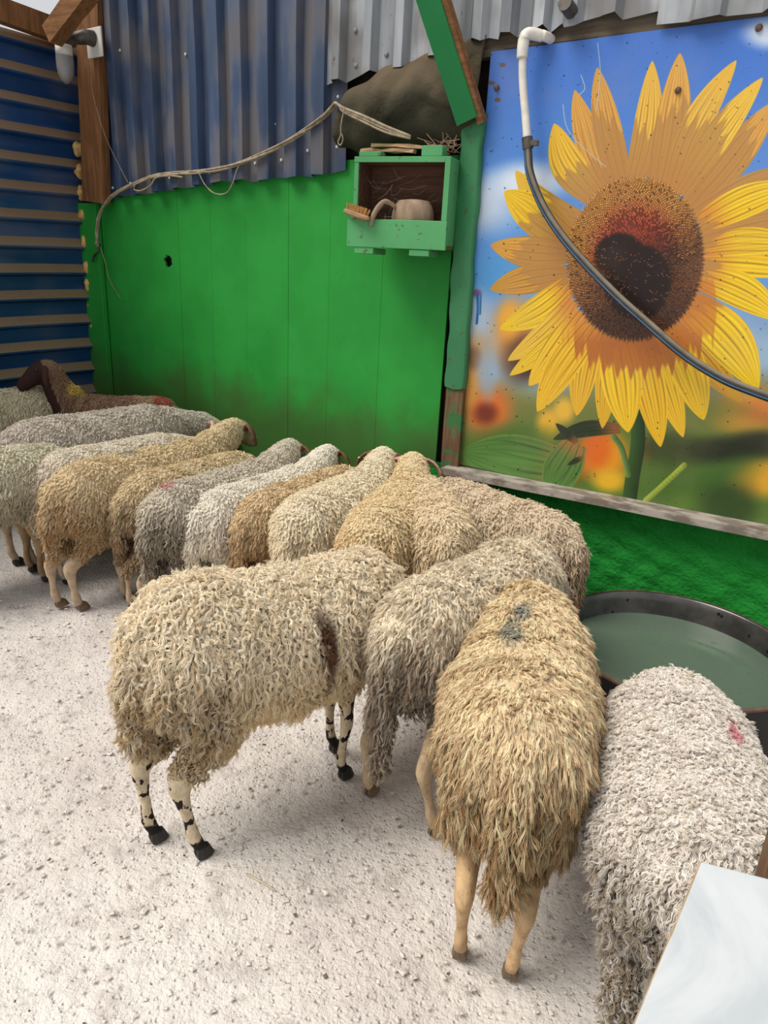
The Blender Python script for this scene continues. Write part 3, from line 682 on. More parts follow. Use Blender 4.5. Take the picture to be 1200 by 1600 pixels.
for k in range(60):
    a = (random.uniform(.35, .47), -random.uniform(.02, .13), .40+random.uniform(.0, .05)); b = (a[0]+random.uniform(-.08, .05), a[1]+random.uniform(-.05, .05), a[2]+random.uniform(-.02, .05))
    tw.tube([a, b], 0.0016, 4)
tw.build('dry_twigs', M['twig'], M=BX, label='tangle of dry twigs on top of the shelf box beside the post', cat='twigs', kind='stuff')
# bowl upside down
def lathe_obj(name, prof, mat, Mx, n=32, **k): return MB().lathe(prof, n=n).build(name, mat, M=Mx, smooth=True, **k)
lathe_obj('clay_bowl', [(0.070, 0.0), (0.100, 0.001), (0.107, 0.02), (0.104, 0.06), (0.094, 0.09), (0.075, 0.112), (0.03, 0.118), (0.0004, 0.118)], M['clay'], BX @ Matrix.Translation((0.275, -0.092, 0.085)) @ Matrix.Diagonal((1, .7, 1, 1)), label='upturned beige bowl with streaks inside the shelf box', cat='bowl')
MB().box(0.02, W_-0.02, -Dp+0.005, -0.012, 0.0, 0.084).build('fill_board', M['dark_void'], bx)
# brush
bs = empty('scrub_brush', BX @ Matrix.Translation((0.03, -Dp-0.035, 0.128)) @ Matrix.Rotation(math.radians(14), 4, 'Y') @ Matrix.Rotation(math.radians(-20), 4, 'Z'), label='wooden scrubbing brush with orange bristles poking out of the shelf box', cat='brush')
V = []; F = []; n = 24
for (sc_, z_) in ((0.7, -0.022), (1.0, -0.012), (1.0, 0.0), (0.9, 0.004)):
    for j in range(n): a = 2*math.pi*j/n; V.append((0.085*sc_*math.cos(a), 0.030*sc_*math.sin(a), z_))
for k in range(3):
    for j in range(n): F.append((k*n+j, k*n+(j+1) % n, (k+1)*n+(j+1) % n, (k+1)*n+j))
F += [tuple(range(n-1, -1, -1)), tuple(3*n+j for j in range(n))]
mb = MB(); mb.add(V, F); mb.build('brush_back', M['brush_wood'], bs, smooth=False)
mb = MB()
for k in range(150):
    a = random.uniform(0, 6.28); q = math.sqrt(random.random()); x = 0.072*q*math.cos(a); y = 0.023*q*math.sin(a)
    mb.tube([(x, y, 0.003), (x*1.12+random.uniform(-.004, .004), y*1.2+random.uniform(-.004, .004), 0.032+random.uniform(-.004, .004))], [0.0016, 0.0009], 4)
mb.build('bristles', M['bristle'], bs, kind='stuff')
# bent handle hanging over the lip
MB().tube([(0.105, -Dp-0.03, 0.075), (0.112, -Dp-0.034, 0.11), (0.135, -Dp-0.028, 0.155), (0.165, -Dp-0.01, 0.185), (0.20, -Dp+0.03, 0.165), (0.235, -Dp+0.06, 0.145)], [0.010, 0.012, 0.013, 0.011, 0.009, 0.006], 10, sub=4).build('bent_handle', M['clay'], M=BX, smooth=True,
    label='curved grey-beige handle hooked over the shelf box lip', cat='handle')
# cobwebs
mb = MB()
for k in range(34):
    a = Vector((random.uniform(.03, .30), -random.uniform(.02, .15), random.uniform(.12, .30))); b = a+Vector((random.uniform(-.10, .14), random.uniform(-.03, .03), random.uniform(-.07, .07)))
    b.x = min(max(b.x, .02), W_-.02)
    mb.tube([a, a.lerp(b, .5)+Vector((0, 0, -.012)), b], 0.0007, 3, sub=3)
mb.build('cobwebs', M['cobweb'], M=BX, label='grey cobwebs inside the shelf box', cat='cobweb', kind='stuff')

# --- cables along the wall
def wp(l, off=0.06): return [(a, -(off if len(q) < 1 else q[0]), b) for a, b, *q in l]
CB = [(-4.608,1.677),(-4.60,1.76),(-4.574,1.85),(-4.50,1.93),(-4.413,1.985),(-4.25,2.04),(-4.104,2.076),(-3.92,2.11),(-3.735,2.115),(-3.58,2.118),(-3.426,2.123),(-3.189,2.158),(-2.944,2.22),(-2.716,2.3),(-2.6,2.355),(-2.535,2.393)]
cbl = empty('cable_bundle', WALL, label='twisted dusty cable bundle sagging across the blue sheet to the tarpaulin', cat='cable')
for k in range(3):
    pts = [(a+0.006*math.sin(i*1.9+k*2.1), -0.095-0.008*math.cos(i*1.7+k*2.1), b+0.009*math.cos(i*1.3+k*2.1)) for i, (a, b) in enumerate(CB)]
    pts += [(-2.45+0.01*k, -0.19, 2.385-.006*k), (-2.383, -0.215, 2.355-.008*k), (-2.25, -0.225, 2.31-.012*k), (-2.12, -0.225, 2.26-.012*k), (-1.99, -0.21, 2.215-.004*k)]
    MB().tube(pts, 0.0055 if k else 0.0075, 7, sub=4).build('cable_strand', M['cable'], cbl, smooth=True)
MB().tube(wp([(-3.55,2.118,.10),(-3.50,2.05,.10),(-3.42,2.00,.10),(-3.32,2.00,.10),(-3.26,2.06,.10),(-3.23,2.12,.10),(-3.2,2.15,.10)]), 0.0035, 6, sub=5).build('loose_loop', M['cable'], cbl, smooth=True)
MB().tube(wp([(-4.13,2.07,.10),(-4.15,2.03,.11),(-4.08,2.02,.11),(-3.98,2.05,.11),(-3.93,2.09,.11),(-3.8,2.10,.11),(-3.68,2.09,.11)]), 0.005, 6, sub=5).build('loose_loop', M['cable'], cbl, smooth=True)
MB().tube([(-4.610,-.07,1.68),(-4.600,-.05,1.58),(-4.57,-.04,1.45),(-4.465,-.035,1.33)], 0.0028, 5, sub=5).build('loose_end', M['cable'], cbl, smooth=True)
MB().tube([(-4.612,-.07,1.69),(-4.625,-.08,1.64),(-4.675,-.08,1.61),(-4.70,-.08,1.57)], 0.008, 7, sub=4).build('black_plug', M['hose'], cbl, smooth=True)
MB().tube([(-4.46,-.14,2.76),(-4.46,-.14,2.58),(-4.39,-.12,2.34),(-4.30,-.09,2.16),(-4.23,-.09,2.07)], 0.002, 5, sub=4).build('hanging_wire', M['cable'], M=WALL, smooth=True, label='thin wire slanting down from the corner fitting to the cable bundle', cat='wire')
MB().tube([(-2.36,-.235,2.35),(-2.37,-.245,2.28),(-2.375,-.24,2.235),(-2.39,-.24,2.205),(-2.375,-.24,2.19),(-2.36,-.24,2.215),(-2.37,-.24,2.24)], 0.0035, 6, sub=5).build('wire_hook', M['cable'], M=WALL, smooth=True, label='small wire hook dangling from the cable in front of the tarpaulin', cat='hook')

# --- white pipe and black hose in front of the poster
pp = empty('water_pipe', WALL, label='white plastic pipe with elbow coming down over the poster', cat='pipe')
MB().tube([(-1.43, 0.0, 2.585), (-1.435, -0.055, 2.585), (-1.45, -0.08, 2.588)], 0.020, 16, sub=2).build('wall_socket', M['pvc'], pp, smooth=True)
MB().tube([(-1.45, -0.07, 2.586), (-1.49, -0.10, 2.592), (-1.508, -0.115, 2.58), (-1.512, -0.118, 2.545), (-1.510, -0.118, 2.50)], [0.022, 0.024, 0.025, 0.024, 0.023], 16, sub=5).build('elbow', M['pvc'], pp, smooth=True)
MB().tube([(-1.511, -0.118, 2.53), (-1.498, -0.118, 2.42), (-1.465, -0.118, 2.27), (-1.445, -0.118, 2.17)], [0.0165, 0.0165, 0.017, 0.0165], 16, sub=5).build('pipe', M['pvc'], pp, smooth=True)
ho = empty('black_hose', WALL, label='black rubber hose curving from the white pipe across the sunflower', cat='hose')
HP = [(-1.447,-.118,2.19),(-1.436,-.118,2.13),(-1.415,-.118,2.05),(-1.34,-.12,1.925),(-1.235,-.12,1.805),(-1.105,-.12,1.69),(-.955,-.12,1.572),(-.82,-.12,1.478),(-.645,-.12,1.362),(-.49,-.12,1.288),(-.36,-.12,1.25),(-.2,-.12,1.215),(0,-.13,1.19),(.4,-.15,1.17)]
MB().tube(HP, 0.0185, 16, sub=6).build('hose', M['hose'], ho, smooth=True)
MB().tube([(a+.002, b-.011, c+.0105) for a, b, c in HP], 0.0095, 8, sub=6).build('dust_line', M['hose_dust'], ho, smooth=True, label='dusty upper side of the hose')
MB().tube([(a-.006, b-.0165, c-.005) for a, b, c in HP], 0.0028, 6, sub=6).build('stripe', M['stripe'], ho, smooth=True, label='faded blue stripe')
MB().tube([(-1.450,-.118,2.20),(-1.440,-.118,2.155)], 0.0235, 14).build('hose_clamp', M['metal_dark'], ho)
MB().box(-1.425, -1.395, -.135, -.11, 2.165, 2.185).build('clamp_screw', M['metal_dark'], ho)

# --- water tub
TC = (1.150, 2.415, 0.0)
tub = empty('water_tub', Matrix.Translation(TC), label='big round steel tub of water standing by the green wall', cat='tub')
R0, HR = 0.44, 0.335
MB().lathe([(R0, HR-0.004), (R0+0.006, HR+0.000), (R0+0.006, HR+0.005), (R0-0.002, HR+0.006), (R0-0.006, HR+0.000), (R0-0.014, HR-0.03), (R0-0.03, 0.20), (R0-0.06, 0.12), (R0-0.14, 0.085), (0.001, 0.08)], n=96).build('basin', M['steel'], tub, smooth=True)
MB().lathe([(R0+0.006, HR-0.002), (R0+0.002, 0.2), (R0-0.02, 0.05), (R0-0.06, 0.0), (0.01, 0.0)], n=96).build('outer_wall', M['tub_out'], tub, smooth=True)
MB().lathe([(R0+0.007, HR-0.006), (R0+0.010, HR+0.002), (R0+0.006, HR+0.008), (R0+0.001, HR+0.0075)], n=96).build('rolled_rim', M['rust'], tub, smooth=True, label='rust-tinged rolled rim')
MB().lathe([(R0-0.021, 0.245), (0.3, 0.246), (0.15, 0.246), (0.0005, 0.246)], n=96).build('water_surface', M['water'], tub, smooth=True)

# --- marble slab on its stand, green steel post at the right edge
SLM = Matrix.Translation((0.4905, 0.8132, 0.85)) @ Matrix.Rotation(math.atan2(-0.0254, 0.086), 4, 'Z')
sl = empty('marble_slab', SLM, label='grey-white marble slab at the lower right corner', cat='slab')
d1 = Vector((0.3142-0.4905, 0.5688-0.8132, 0)); d1 = Matrix.Rotation(-math.atan2(-0.0254, 0.086), 3, 'Z') @ d1; d1.normalize()
V = []; 
for z_ in (-0.028, 0.0):
    for (a, b) in ((0, 0), (0.55, 0), (0.55, 0.75), (0.0, 0.75)): p = Vector((a, 0, z_))+d1*b; V.append(tuple(p))
V2 = [(x*0.999+0.001, y, z+0.0004) for x, y, z in V[4:]]
mb = MB(); mb.add(V, [(3,2,1,0),(4,5,6,7),(0,1,5,4),(1,2,6,5),(2,3,7,6),(3,0,4,7)]); o = mb.build('slab', M['marble'], sl)
bv = o.modifiers.new('b', 'BEVEL'); bv.width = 0.003; bv.segments = 2
e0 = Vector((0, 0, -0.014)); mb = MB(); mb.beam(e0-d1*0.0, e0+d1*0.75, 0.003, 0.026, jit=0.001); mb.build('raw_edge', M['marble_edge'], sl, label='ochre stained raw edge')
mb = MB(); 
for (a, b) in ((0.12, 0.12), (0.48, 0.12), (0.48, 0.62), (0.12, 0.62)):
    p = Vector((a, 0, 0))+d1*b; mb = MB(); mb.box(p.x-.02, p.x+.02, p.y-.02, p.y+.02, -0.85, -0.03, .002); mb.build('leg', M['green_brace'], sl)
gp = MB(); gp.box(0.0, 0.05, 0, 0.05, 0, 1.35, .002)
gpo = gp.build('green_steel_post', M['wood_green'], M=Matrix.Translation((0.672, 0.93, 0)) @ Matrix.Rotation(math.radians(-20), 4, 'Z'), label='green painted steel post at the right edge behind the marble slab', cat='post')
# ------------------------------------------------------------------ sheep
def sm_path(P, sub):
    P = np.array(P, float); out = []
    for i in range(len(P)-1):
        a, b, c, d = P[max(i-1, 0)], P[i], P[i+1], P[min(i+2, len(P)-1)]
        for k in range(sub):
            t = k/sub; out.append(0.5*((2*b)+(c-a)*t+(2*a-5*b+4*c-d)*t*t+(3*b-a-3*c+d)*t**3))
    out.append(P[-1]); return np.array(out)

def loft(mb, P, sub=4, n=14, flat=False, upv=(0, 0, 1)):
    """P rows: x, y, z, r_up, r_side"""
    Q = sm_path(P, sub); m = len(Q); V = []; F = []
    for k in range(m):
        t = Q[min(k+1, m-1), :3]-Q[max(k-1, 0), :3]; t /= np.linalg.norm(t)+1e-9
        s_ = np.cross(t, upv); 
        if np.linalg.norm(s_) < 0.2: s_ = np.cross(t, (1, 0, 0))*1.0
        s_ /= np.linalg.norm(s_); w = np.cross(s_, t)
        for j in range(n):
            a = 2*math.pi*j/n; V.append(Q[k, :3]+s_*Q[k, 4]*math.cos(a)+w*Q[k, 3]*math.sin(a))
    for k in range(m-1):
        for j in range(n): F.append((k*n+j, k*n+(j+1) % n, (k+1)*n+(j+1) % n, (k+1)*n+j))
    F += [tuple(range(n-1, -1, -1)), tuple((m-1)*n+j for j in range(n))]
    mb.add(V, F)

HEADS = {
 'down':  dict(neck=[(.43,0,.505,.14,.125),(.52,0,.46,.105,.090),(.60,0,.40,.085,.068)], head=[(.62,0,.39,.074,.064),(.67,0,.33,.064,.058),(.725,0,.255,.046,.042),(.765,0,.20,.036,.036),(.775,0,.175,.020,.024)]),
 'low':   dict(neck=[(.42,0,.54,.13,.105),(.52,0,.54,.10,.080),(.60,0,.54,.085,.068)], head=[(.62,0,.545,.074,.064),(.69,0,.51,.064,.058),(.76,0,.455,.046,.042),(.805,0,.42,.036,.036),(.82,0,.405,.020,.024)]),
 'drink': dict(neck=[(.44,0,.50,.14,.14),(.53,0,.47,.11,.105),(.61,0,.46,.085,.075)], head=[(.62,0,.455,.074,.064),(.69,0,.43,.064,.058),(.755,0,.385,.046,.042),(.80,0,.355,.036,.036),(.815,0,.34,.020,.024)]),
 'level': dict(neck=[(.42,0,.58,.13,.105),(.50,0,.63,.10,.082),(.57,0,.665,.085,.072)], head=[(.60,0,.675,.074,.064),(.67,0,.66,.064,.060),(.74,0,.61,.048,.043),(.79,0,.575,.038,.037),(.81,0,.56,.022,.025)]),
 'up':    dict(neck=[(.40,0,.62,.13,.105),(.46,0,.70,.10,.082),(.50,0,.79,.085,.07)], head=[(.52,0,.82,.070,.066),(.59,0,.815,.064,.060),(.66,0,.77,.048,.043),(.71,0,.74,.038,.037),(.73,0,.725,.022,.025)]),
}

def rot_pts(P, ang, piv):
    P = [list(p) for p in P]; ca, sa = math.cos(ang), math.sin(ang)
    for p in P:
        x, y = p[0]-piv[0], p[1]-piv[1]; p[0] = piv[0]+x*ca-y*sa; p[1] = piv[1]+x*sa+y*ca
    return P

def sheep_body(key, head='down', turn=0.0, voxel=0.011, legs=None, tail=0.26, narrow=1.0, bend=0.0, hind_wool=0.20, ears=True, lift=0.0, ear_len=1.0):
    """one continuous skin: trunk, neck, head, ears, tail, four jointed legs, fused on a fine grid"""
    mb = MB(); q = narrow
    tr = [(-.395,0,.54,.03,.03),(-.385,0,.54,.10,.09*q),(-.345,0,.53,.145,.135*q),(-.26,0,.52,.170,.165*q),(-.12,0,.51,.178,.192*q),(.04,0,.505,.180,.197*q),(.18,0,.51,.176,.192*q),(.30,0,.522,.168,.178*q),(.38,0,.53,.145,.145*q)]
    H_ = HEADS[head]
    nk = rot_pts(H_['neck'], turn*0.55, (.36, 0)); hd = rot_pts(H_['head'], turn*0.55, (.36, 0)); piv = (hd[0][0], hd[0][1]); hd = rot_pts(hd, turn*0.45, piv)
    loft(mb, tr+nk+hd, 4, 20)
    # brow and jaw
    if tail: loft(mb, [(-.37,0,.60,.04,.045),(-.405,0,.55,.032,.045),(-.42,0,.47,.025,.036),(-.42,0,.60-tail-.04,.020,.027),(-.415,0,.60-tail-.10,.011,.013)], 3, 10)
    L = dict(hl=(-.28, .085), hr=(-.28, -.085), fl=(.27, .075), fr=(.27, -.075))
    L.update(legs or {}); feet = {}
    for k in ('hl', 'hr'):
        fx, fy = L[k]; s_ = 1 if fy > 0 else -1; ty = s_*.085*q
        my = lambda a: ty*(1-a)+fy*a; dx = fx+.28
        loft(mb, [(-.27,ty*.9,.50,.12,.075),(-.23+dx*.1,my(.1)*1.05,.40,.095,.062),(-.235+dx*.3,my(.3),.335,.070,.046),(-.29+dx*.45,my(.5),.27,.044,.030),(-.330+dx*.6,my(.6),.225,.036,.026),(-.325+dx*.7,my(.7),.19,.026,.020),(-.305+dx*.85,my(.85),.12,.0175,.0155),(-.292+dx*.95,my(.95),.070,.0215,.020),(-.275+dx,my(1),.038,.0185,.0185),(-.268+dx,my(1),.022,.020,.022)], 4, 12, upv=(1, 0, 0))
        feet[k] = (-.268+dx, fy)
    for k in ('fl', 'fr'):
        fx, fy = L[k]; s_ = 1 if fy > 0 else -1; ty = s_*.08*q; my = lambda a: ty*(1-a)+fy*a; dx = fx-.27
        loft(mb, [(.29,ty*.9,.48,.10,.065),(.26+dx*.1,my(.15),.38,.062,.045),(.262+dx*.3,my(.35),.30,.040,.030),(.275+dx*.5,my(.5),.235,.026,.022),(.280+dx*.6,my(.6),.195,.026,.023),(.275+dx*.75,my(.75),.14,.0175,.016),(.272+dx*.95,my(.95),.072,.0205,.019),(.285+dx,my(1),.038,.018,.018),(.292+dx,my(1),.022,.020,.022)], 4, 12, upv=(1, 0, 0))
        feet[k] = (.292+dx, fy)
    # ears
    hd_a = np.array(hd[0][:3]); hdir = np.array(hd[2][:3])-hd_a; hdir /= np.linalg.norm(hdir); side = np.cross((0, 0, 1), hdir); side /= np.linalg.norm(side)
    upn = np.cross(hdir, side); base = hd_a+hdir*.02
    earpts = []
    if ears:
        for s_ in (1, -1):
            P = []
            for (a, b, c, rw, rt) in ((.045, .01, .035, .020, .010), (.075, .0, .040, .026, .0085), (.105, .0, .022, .032, .0085), (.13, .01, -.012, .030, .008), (.14, .022, -.05, .020, .008), (.142, .03, -.072, .009, .007)):
                p = base+side*s_*(.045+(a-.045)*ear_len)+hdir*b+upn*c; P.append((*p, rt, rw)); earpts.append(p)
            loft(mb, P, 3, 10, upv=tuple(upn*0.6+side*s_*0.8))
    me = bpy.data.meshes.new('tmp'); me.from_pydata([tuple(p) for p in mb.v], [], mb.f)
    o = bpy.data.objects.new('tmp', me); COL.objects.link(o)
    md = o.modifiers.new('r', 'REMESH'); md.mode = 'VOXEL'; md.voxel_size = voxel; md.use_smooth_shade = True
    s2 = o.modifiers.new('s', 'SMOOTH'); s2.factor = 0.5; s2.iterations = 2
    dg = bpy.context.evaluated_depsgraph_get(); body = bpy.data.meshes.new_from_object(o.evaluated_get(dg)); body.name = key
    bpy.data.objects.remove(o); bpy.data.meshes.remove(me)
    nv = len(body.vertices); V = np.zeros(nv*3); body.vertices.foreach_get('co', V); V = V.reshape(-1, 3)
    if lift:
        V[:, 2] *= 1+lift*np.clip((.15-V[:, 0])/.5, 0, 1); body.vertices.foreach_set('co', V.ravel()); body.update()
    # where wool grows: not on the face, the ears or the lower legs
    poll = np.array(hd[0][:3]); face = ((V-poll)@hdir) > 0.015; face &= (np.linalg.norm(V-poll, axis=1) < .27) & (V[:, 0] > .33)
    if earpts:
        ep = np.array(earpts); de = np.min(np.linalg.norm(V[:, None, :]-ep[None], axis=2), axis=1); ear = (de < .034) & (np.abs((V-poll)@side) > .062)
    else: ear = np.zeros(nv, bool)
    zl = np.where(V[:, 0] < 0, hind_wool, 0.30)
    wool = np.clip((V[:, 2]-zl+0.02*np.sin(V[:, 0]*60+V[:, 1]*50))/0.04, 0, 1)
    wool[(V[:, 0] < -.36) & (V[:, 2] > 0.60-tail-.13) & (np.abs(V[:, 1]) < .03)] = 1
    wool[face | ear] = 0
    # slight bend of the trunk
    if bend:
        B = bend*(V[:, 0]**2)*np.sign(1); V[:, 1] += B; body.vertices.foreach_set('co', V.ravel()); body.update()
    at_ = body.attributes.new('wool', 'FLOAT', 'POINT'); at_.data.foreach_set('value', wool.astype(np.float32))
    at_ = body.attributes.new('ear', 'FLOAT', 'POINT'); at_.data.foreach_set('value', (ear).astype(np.float32))
    at_ = body.attributes.new('face', 'FLOAT', 'POINT'); at_.data.foreach_set('value', (face).astype(np.float32))
    bf = lambda p: (p[0], p[1]+(bend*p[0]**2 if bend else 0))
    e3 = np.array(hd[1][:3]); eyes = [e3+side*s_*.050+upn*.022 for s_ in (1, -1)]
    if bend: eyes = [e_+np.array([0, bend*e_[0]**2, 0]) for e_ in eyes]
    return dict(mesh=body, V=V, wool=wool, feet={k: bf(p) for k, p in feet.items()}, eyes=eyes)

def vnoise(P, s, ph):
    return (np.sin(P[:, 0]*s+ph)*np.cos(P[:, 1]*s*1.1-ph*1.7)+np.sin(P[:, 2]*s*.9+ph*2.3+P[:, 0]*s*.6))*0.5

def fleece_strands(key, bd, n=9000, per=7, length=(.03, .05), rad=.0012, pts=8, spread=.0045, curl=.005, freq=1.8, lift=.5, comb=(-.4, 0, -1), seed=1, low_long=1.0, jit=.3, clump=0.25, top_short=0.6, droop=.42, tip_close=.75):
    """fibres in curly locks: each lock is a handful of strands that draw together at the tip"""
    g = np.random.default_rng(seed); me = bd['mesh']; V = bd['V']; me.calc_loop_triangles()
    nt = len(me.loop_triangles); T = np.zeros(nt*3, int); me.loop_triangles.foreach_get('vertices', T); T = T.reshape(-1, 3)
    A, B, C_ = V[T[:, 0]], V[T[:, 1]], V[T[:, 2]]; cr = np.cross(B-A, C_-A); ar = np.linalg.norm(cr, axis=1)/2
    nv = len(V); NN = np.zeros((nv, 3))
    for k in range(3): np.add.at(NN, T[:, k], cr)
    NN /= np.linalg.norm(NN, axis=1, keepdims=True)+1e-12
    w = ar*bd['wool'][T].mean(1)
    cdf = np.cumsum(w); cdf /= cdf[-1]
    q = (np.arange(n)+g.random(n))/n; ti = np.searchsorted(cdf, q).clip(0, nt-1)
    a = g.random(n); b = g.random(n); fl = a+b > 1; a[fl] = 1-a[fl]; b[fl] = 1-b[fl]
    P = A[ti]*(1-a-b)[:, None]+B[ti]*a[:, None]+C_[ti]*b[:, None]
    Nn = NN[T[ti, 0]]*(1-a-b)[:, None]+NN[T[ti, 1]]*a[:, None]+NN[T[ti, 2]]*b[:, None]; Nn /= np.linalg.norm(Nn, axis=1, keepdims=True)
    cb = np.array(comb, float)[None]+g.normal(size=(n, 3))*jit
    cb[:, 0] += clump*2*vnoise(P, 55, seed); cb[:, 1] += clump*2*vnoise(P, 63, seed+2.2); cb[:, 2] += clump*vnoise(P, 48, seed+4)
    tg = cb-(cb*Nn).sum(1, keepdims=True)*Nn; tg /= np.linalg.norm(tg, axis=1, keepdims=True)+1e-9
    lf = np.clip(lift+0.18*vnoise(P, 70, seed+1)+g.normal(size=n)*.08, .10, .95)[:, None]
    d0 = tg*(1-lf)+Nn*lf; d0 /= np.linalg.norm(d0, axis=1, keepdims=True)
    up = np.clip(Nn[:, 2], 0, 1); Ln = g.uniform(length[0], length[1], n)*(1-(1-top_short)*up)*np.where(P[:, 2] < .42, low_long, 1)*(1+.3*vnoise(P, 40, seed+3))
    ed = bd['wool'][T[ti]].min(1); Ln *= 0.35+.65*ed; Ln *= np.where(P[:, 0] > .45, .6, 1)*np.where(P[:, 2] < .36, .7, 1)
    b1 = np.cross(d0, Nn); b1 /= np.linalg.norm(b1, axis=1, keepdims=True)+1e-9; b2 = np.cross(b1, d0)
    ph = g.uniform(0, 6.28, n); fr = freq*g.uniform(.7, 1.3, n)*np.sign(g.random(n)-.5); cu = curl*g.uniform(.5, 1.4, n)
    t = np.linspace(0, 1, pts); down = np.array([0, 0, -1.]); N_ = n*per
    rep = lambda x: np.repeat(x, per, axis=0)
    tt = t[None, :, None]
    cent = P[:, None]-Nn[:, None]*.003+Ln[:, None, None]*(tt*d0[:, None]+droop*tt**2*(tg[:, None]*.7+down*.5)*(1-lf[:, None]*.2))
    an = 2*math.pi*fr[:, None]*t[None]+ph[:, None]; env = t[None]**.8
    cent = cent+cu[:, None, None]*env[..., None]*(np.cos(an)[..., None]*b1[:, None]+np.sin(an)[..., None]*b2[:, None])
    cent = rep(cent); oa = g.uniform(0, 6.28, N_); orr = spread*np.sqrt(g.random(N_)); cl = 1-tip_close*t**1.5
    off = (orr[:, None]*cl[None])[..., None]*(np.cos(oa)[:, None, None]*rep(b1)[:, None]+np.sin(oa)[:, None, None]*rep(b2)[:, None])
    fz = g.normal(size=(N_, 3))*Ln.repeat(per)[:, None]*.05
    cent = cent+off+fz[:, None]*tt**2+rep(d0)[:, None]*(g.uniform(-.12, .06, N_)*Ln.repeat(per))[:, None, None]*tt
    cv = bpy.data.hair_curves.new(key); cv.add_curves([pts]*N_)
    cv.attributes['position'].data.foreach_set('vector', cent.reshape(-1).astype(np.float32)) if 'position' in cv.attributes else None
    rr = np.tile(np.interp(t, [0, .3, .8, 1], [1, 1, .75, .25]), (N_, 1))*(rad*g.uniform(.7, 1.3, N_))[:, None]
    x = cv.attributes.get('radius') or cv.attributes.new('radius', 'FLOAT', 'POINT'); x.data.foreach_set('value', rr.ravel().astype(np.float32))
    x = cv.attributes.new('tip', 'FLOAT', 'POINT'); x.data.foreach_set('value', np.tile(t, N_).astype(np.float32))
    rl = np.repeat(g.random(n), per)
    x = cv.attributes.new('rnd', 'FLOAT', 'CURVE'); x.data.foreach_set('value', rl.astype(np.float32))
    x = cv.attributes.new('rnd2', 'FLOAT', 'CURVE'); x.data.foreach_set('value', g.random(N_).astype(np.float32))
    return cv

def wgb(*c):
    q = [((v/255+.055)/1.055)**2.4 for v in c]; m = max(q); k_ = min(1.3, .93/m)
    return tuple(v*k_ for v in q)

def wool_nodes(t, co, top, low, marks, zr=(.40, .62), rear=None, dusty=None, grey=None):
    """colour of the fleece: base wool, soiled lower and rear parts, paint marks; returns colour socket"""
    x, y, z = t.sep(co)[:3]
    a = t.noise(co, 9, 4, .6); b = t.noise(co, 28, 3)
    zz = t.math('ADD', z, t.math('MULTIPLY', t.math('SUBTRACT', a, .5), .22))
    col = t.mix(t.ramp(zz, zr[0], zr[1]), wgb(*low), wgb(*top))
    if rear:   # soiled breech
        rc, x1, z1, amt = rear
        m_ = t.math('MULTIPLY', t.ramp(t.math('ADD', x, t.math('MULTIPLY', t.math('SUBTRACT', b, .5), .15)), x1-.10, x1+.08, 1, 0), t.ramp(zz, z1-.05, z1+.10, 1, 0))
        col = t.mix(t.math('MULTIPLY', m_, amt), col, wgb(*rc))
    if grey: col = t.mix(t.ramp(a, .45, .62, 0, .7), col, wgb(*grey))
    col = t.mix(t.ramp(b, .55, .75, 0, .25), col, tuple(c*.70 for c in wgb(*low)))
    return col

def paint_marks(t, co, col, marks):
    b = t.noise(co, 28, 3)
    for (p, rad, c, amt) in marks:
        col = t.mix(t.math('MULTIPLY', t.math('MULTIPLY', t.blob(co, p, rad, .5, .05), amt), t.ramp(b, .3, .5, .55, 1)), col, srgb(*c))
    return col

def m_wool(name, **k):
    t = NT(name); co = t.coord(); col = wool_nodes(t, co, **k)
    rn = t.attr('rnd'); r2 = t.attr('rnd2'); tp = t.attr('tip')
    col = t.mix(t.ramp(rn, 0, .8, .45, .0), col, tuple(min(.93, c*1.25+.05) for c in wgb(*k['top'])))
    col = t.mix(t.ramp(rn, .8, 1, .0, .5), col, tuple(c*.75 for c in wgb(*k['low'])))
    col = t.mix(t.ramp(r2, .0, 1, .0, .28), col, tuple(c*.7 for c in wgb(*k['low'])))
    col = t.mix(t.ramp(tp, .55, 1, .0, .22), col, tuple(min(.95, c*1.2+.05) for c in wgb(*k['low'])))
    col = paint_marks(t, co, col, k['marks'])
    # bits of chaff and dung caught in the wool
    vr = t.voro(co, 46); sel = t.noise(co, 12, 2); col = t.mix(t.math('MULTIPLY', t.ramp(vr, .08, .13, .8, 0), t.ramp(sel, .58, .64)), col, wgb(74, 56, 44))
    return t.done(col, .85, spec=.12)

def m_skin(name, leg=(200, 176, 148), face=None, ear=(120, 82, 62), spots=None, **k):
    t = NT(name); co = t.coord(); w = t.attr('wool'); ea = t.attr('ear'); fa = t.attr('face')
    a = t.noise(co, 20, 4); L0 = srgb(*leg); lc = t.mix(t.ramp(a, .35, .65), tuple(c*.74 for c in L0), tuple(min(1, c*1.05) for c in L0)); lc = t.mix(t.ramp(t.noise(co, 55, 4, .7), .5, .7, 0, .6), lc, tuple(c*.5 for c in L0))
    z = t.sep(co)[2]
    lc = t.mix(t.ramp(t.math('ADD', z, t.math('MULTIPLY', a, .05)), .02, .10, .35, 0), lc, srgb(150, 124, 100))
    if spots:
        s_ = t.noise(t.mapping(co, (1, 1, .8)), spots[0], 3, .5); lc = t.mix(t.ramp(s_, spots[1], spots[1]+.03), lc, srgb(34, 28, 26))
        lc = t.mix(t.ramp(t.math('ADD', z, t.math('MULTIPLY', a, .05)), .085, .095, 1, 0), lc, srgb(30, 26, 25))
    if face is not None: lc = t.mix(fa, lc, srgb(*face))
    lc = t.mix(ea, lc, srgb(*ear))
    wc = wool_nodes(t, co, **k); wc = t.mix(.35, wc, (.05, .04, .03))
    col = t.mix(w, lc, wc); hair = t.noise(t.mapping(co, (1, 1, .3)), 160, 2); t.bump(hair, .6, .003)
    return t.done(col, .8, spec=.2)

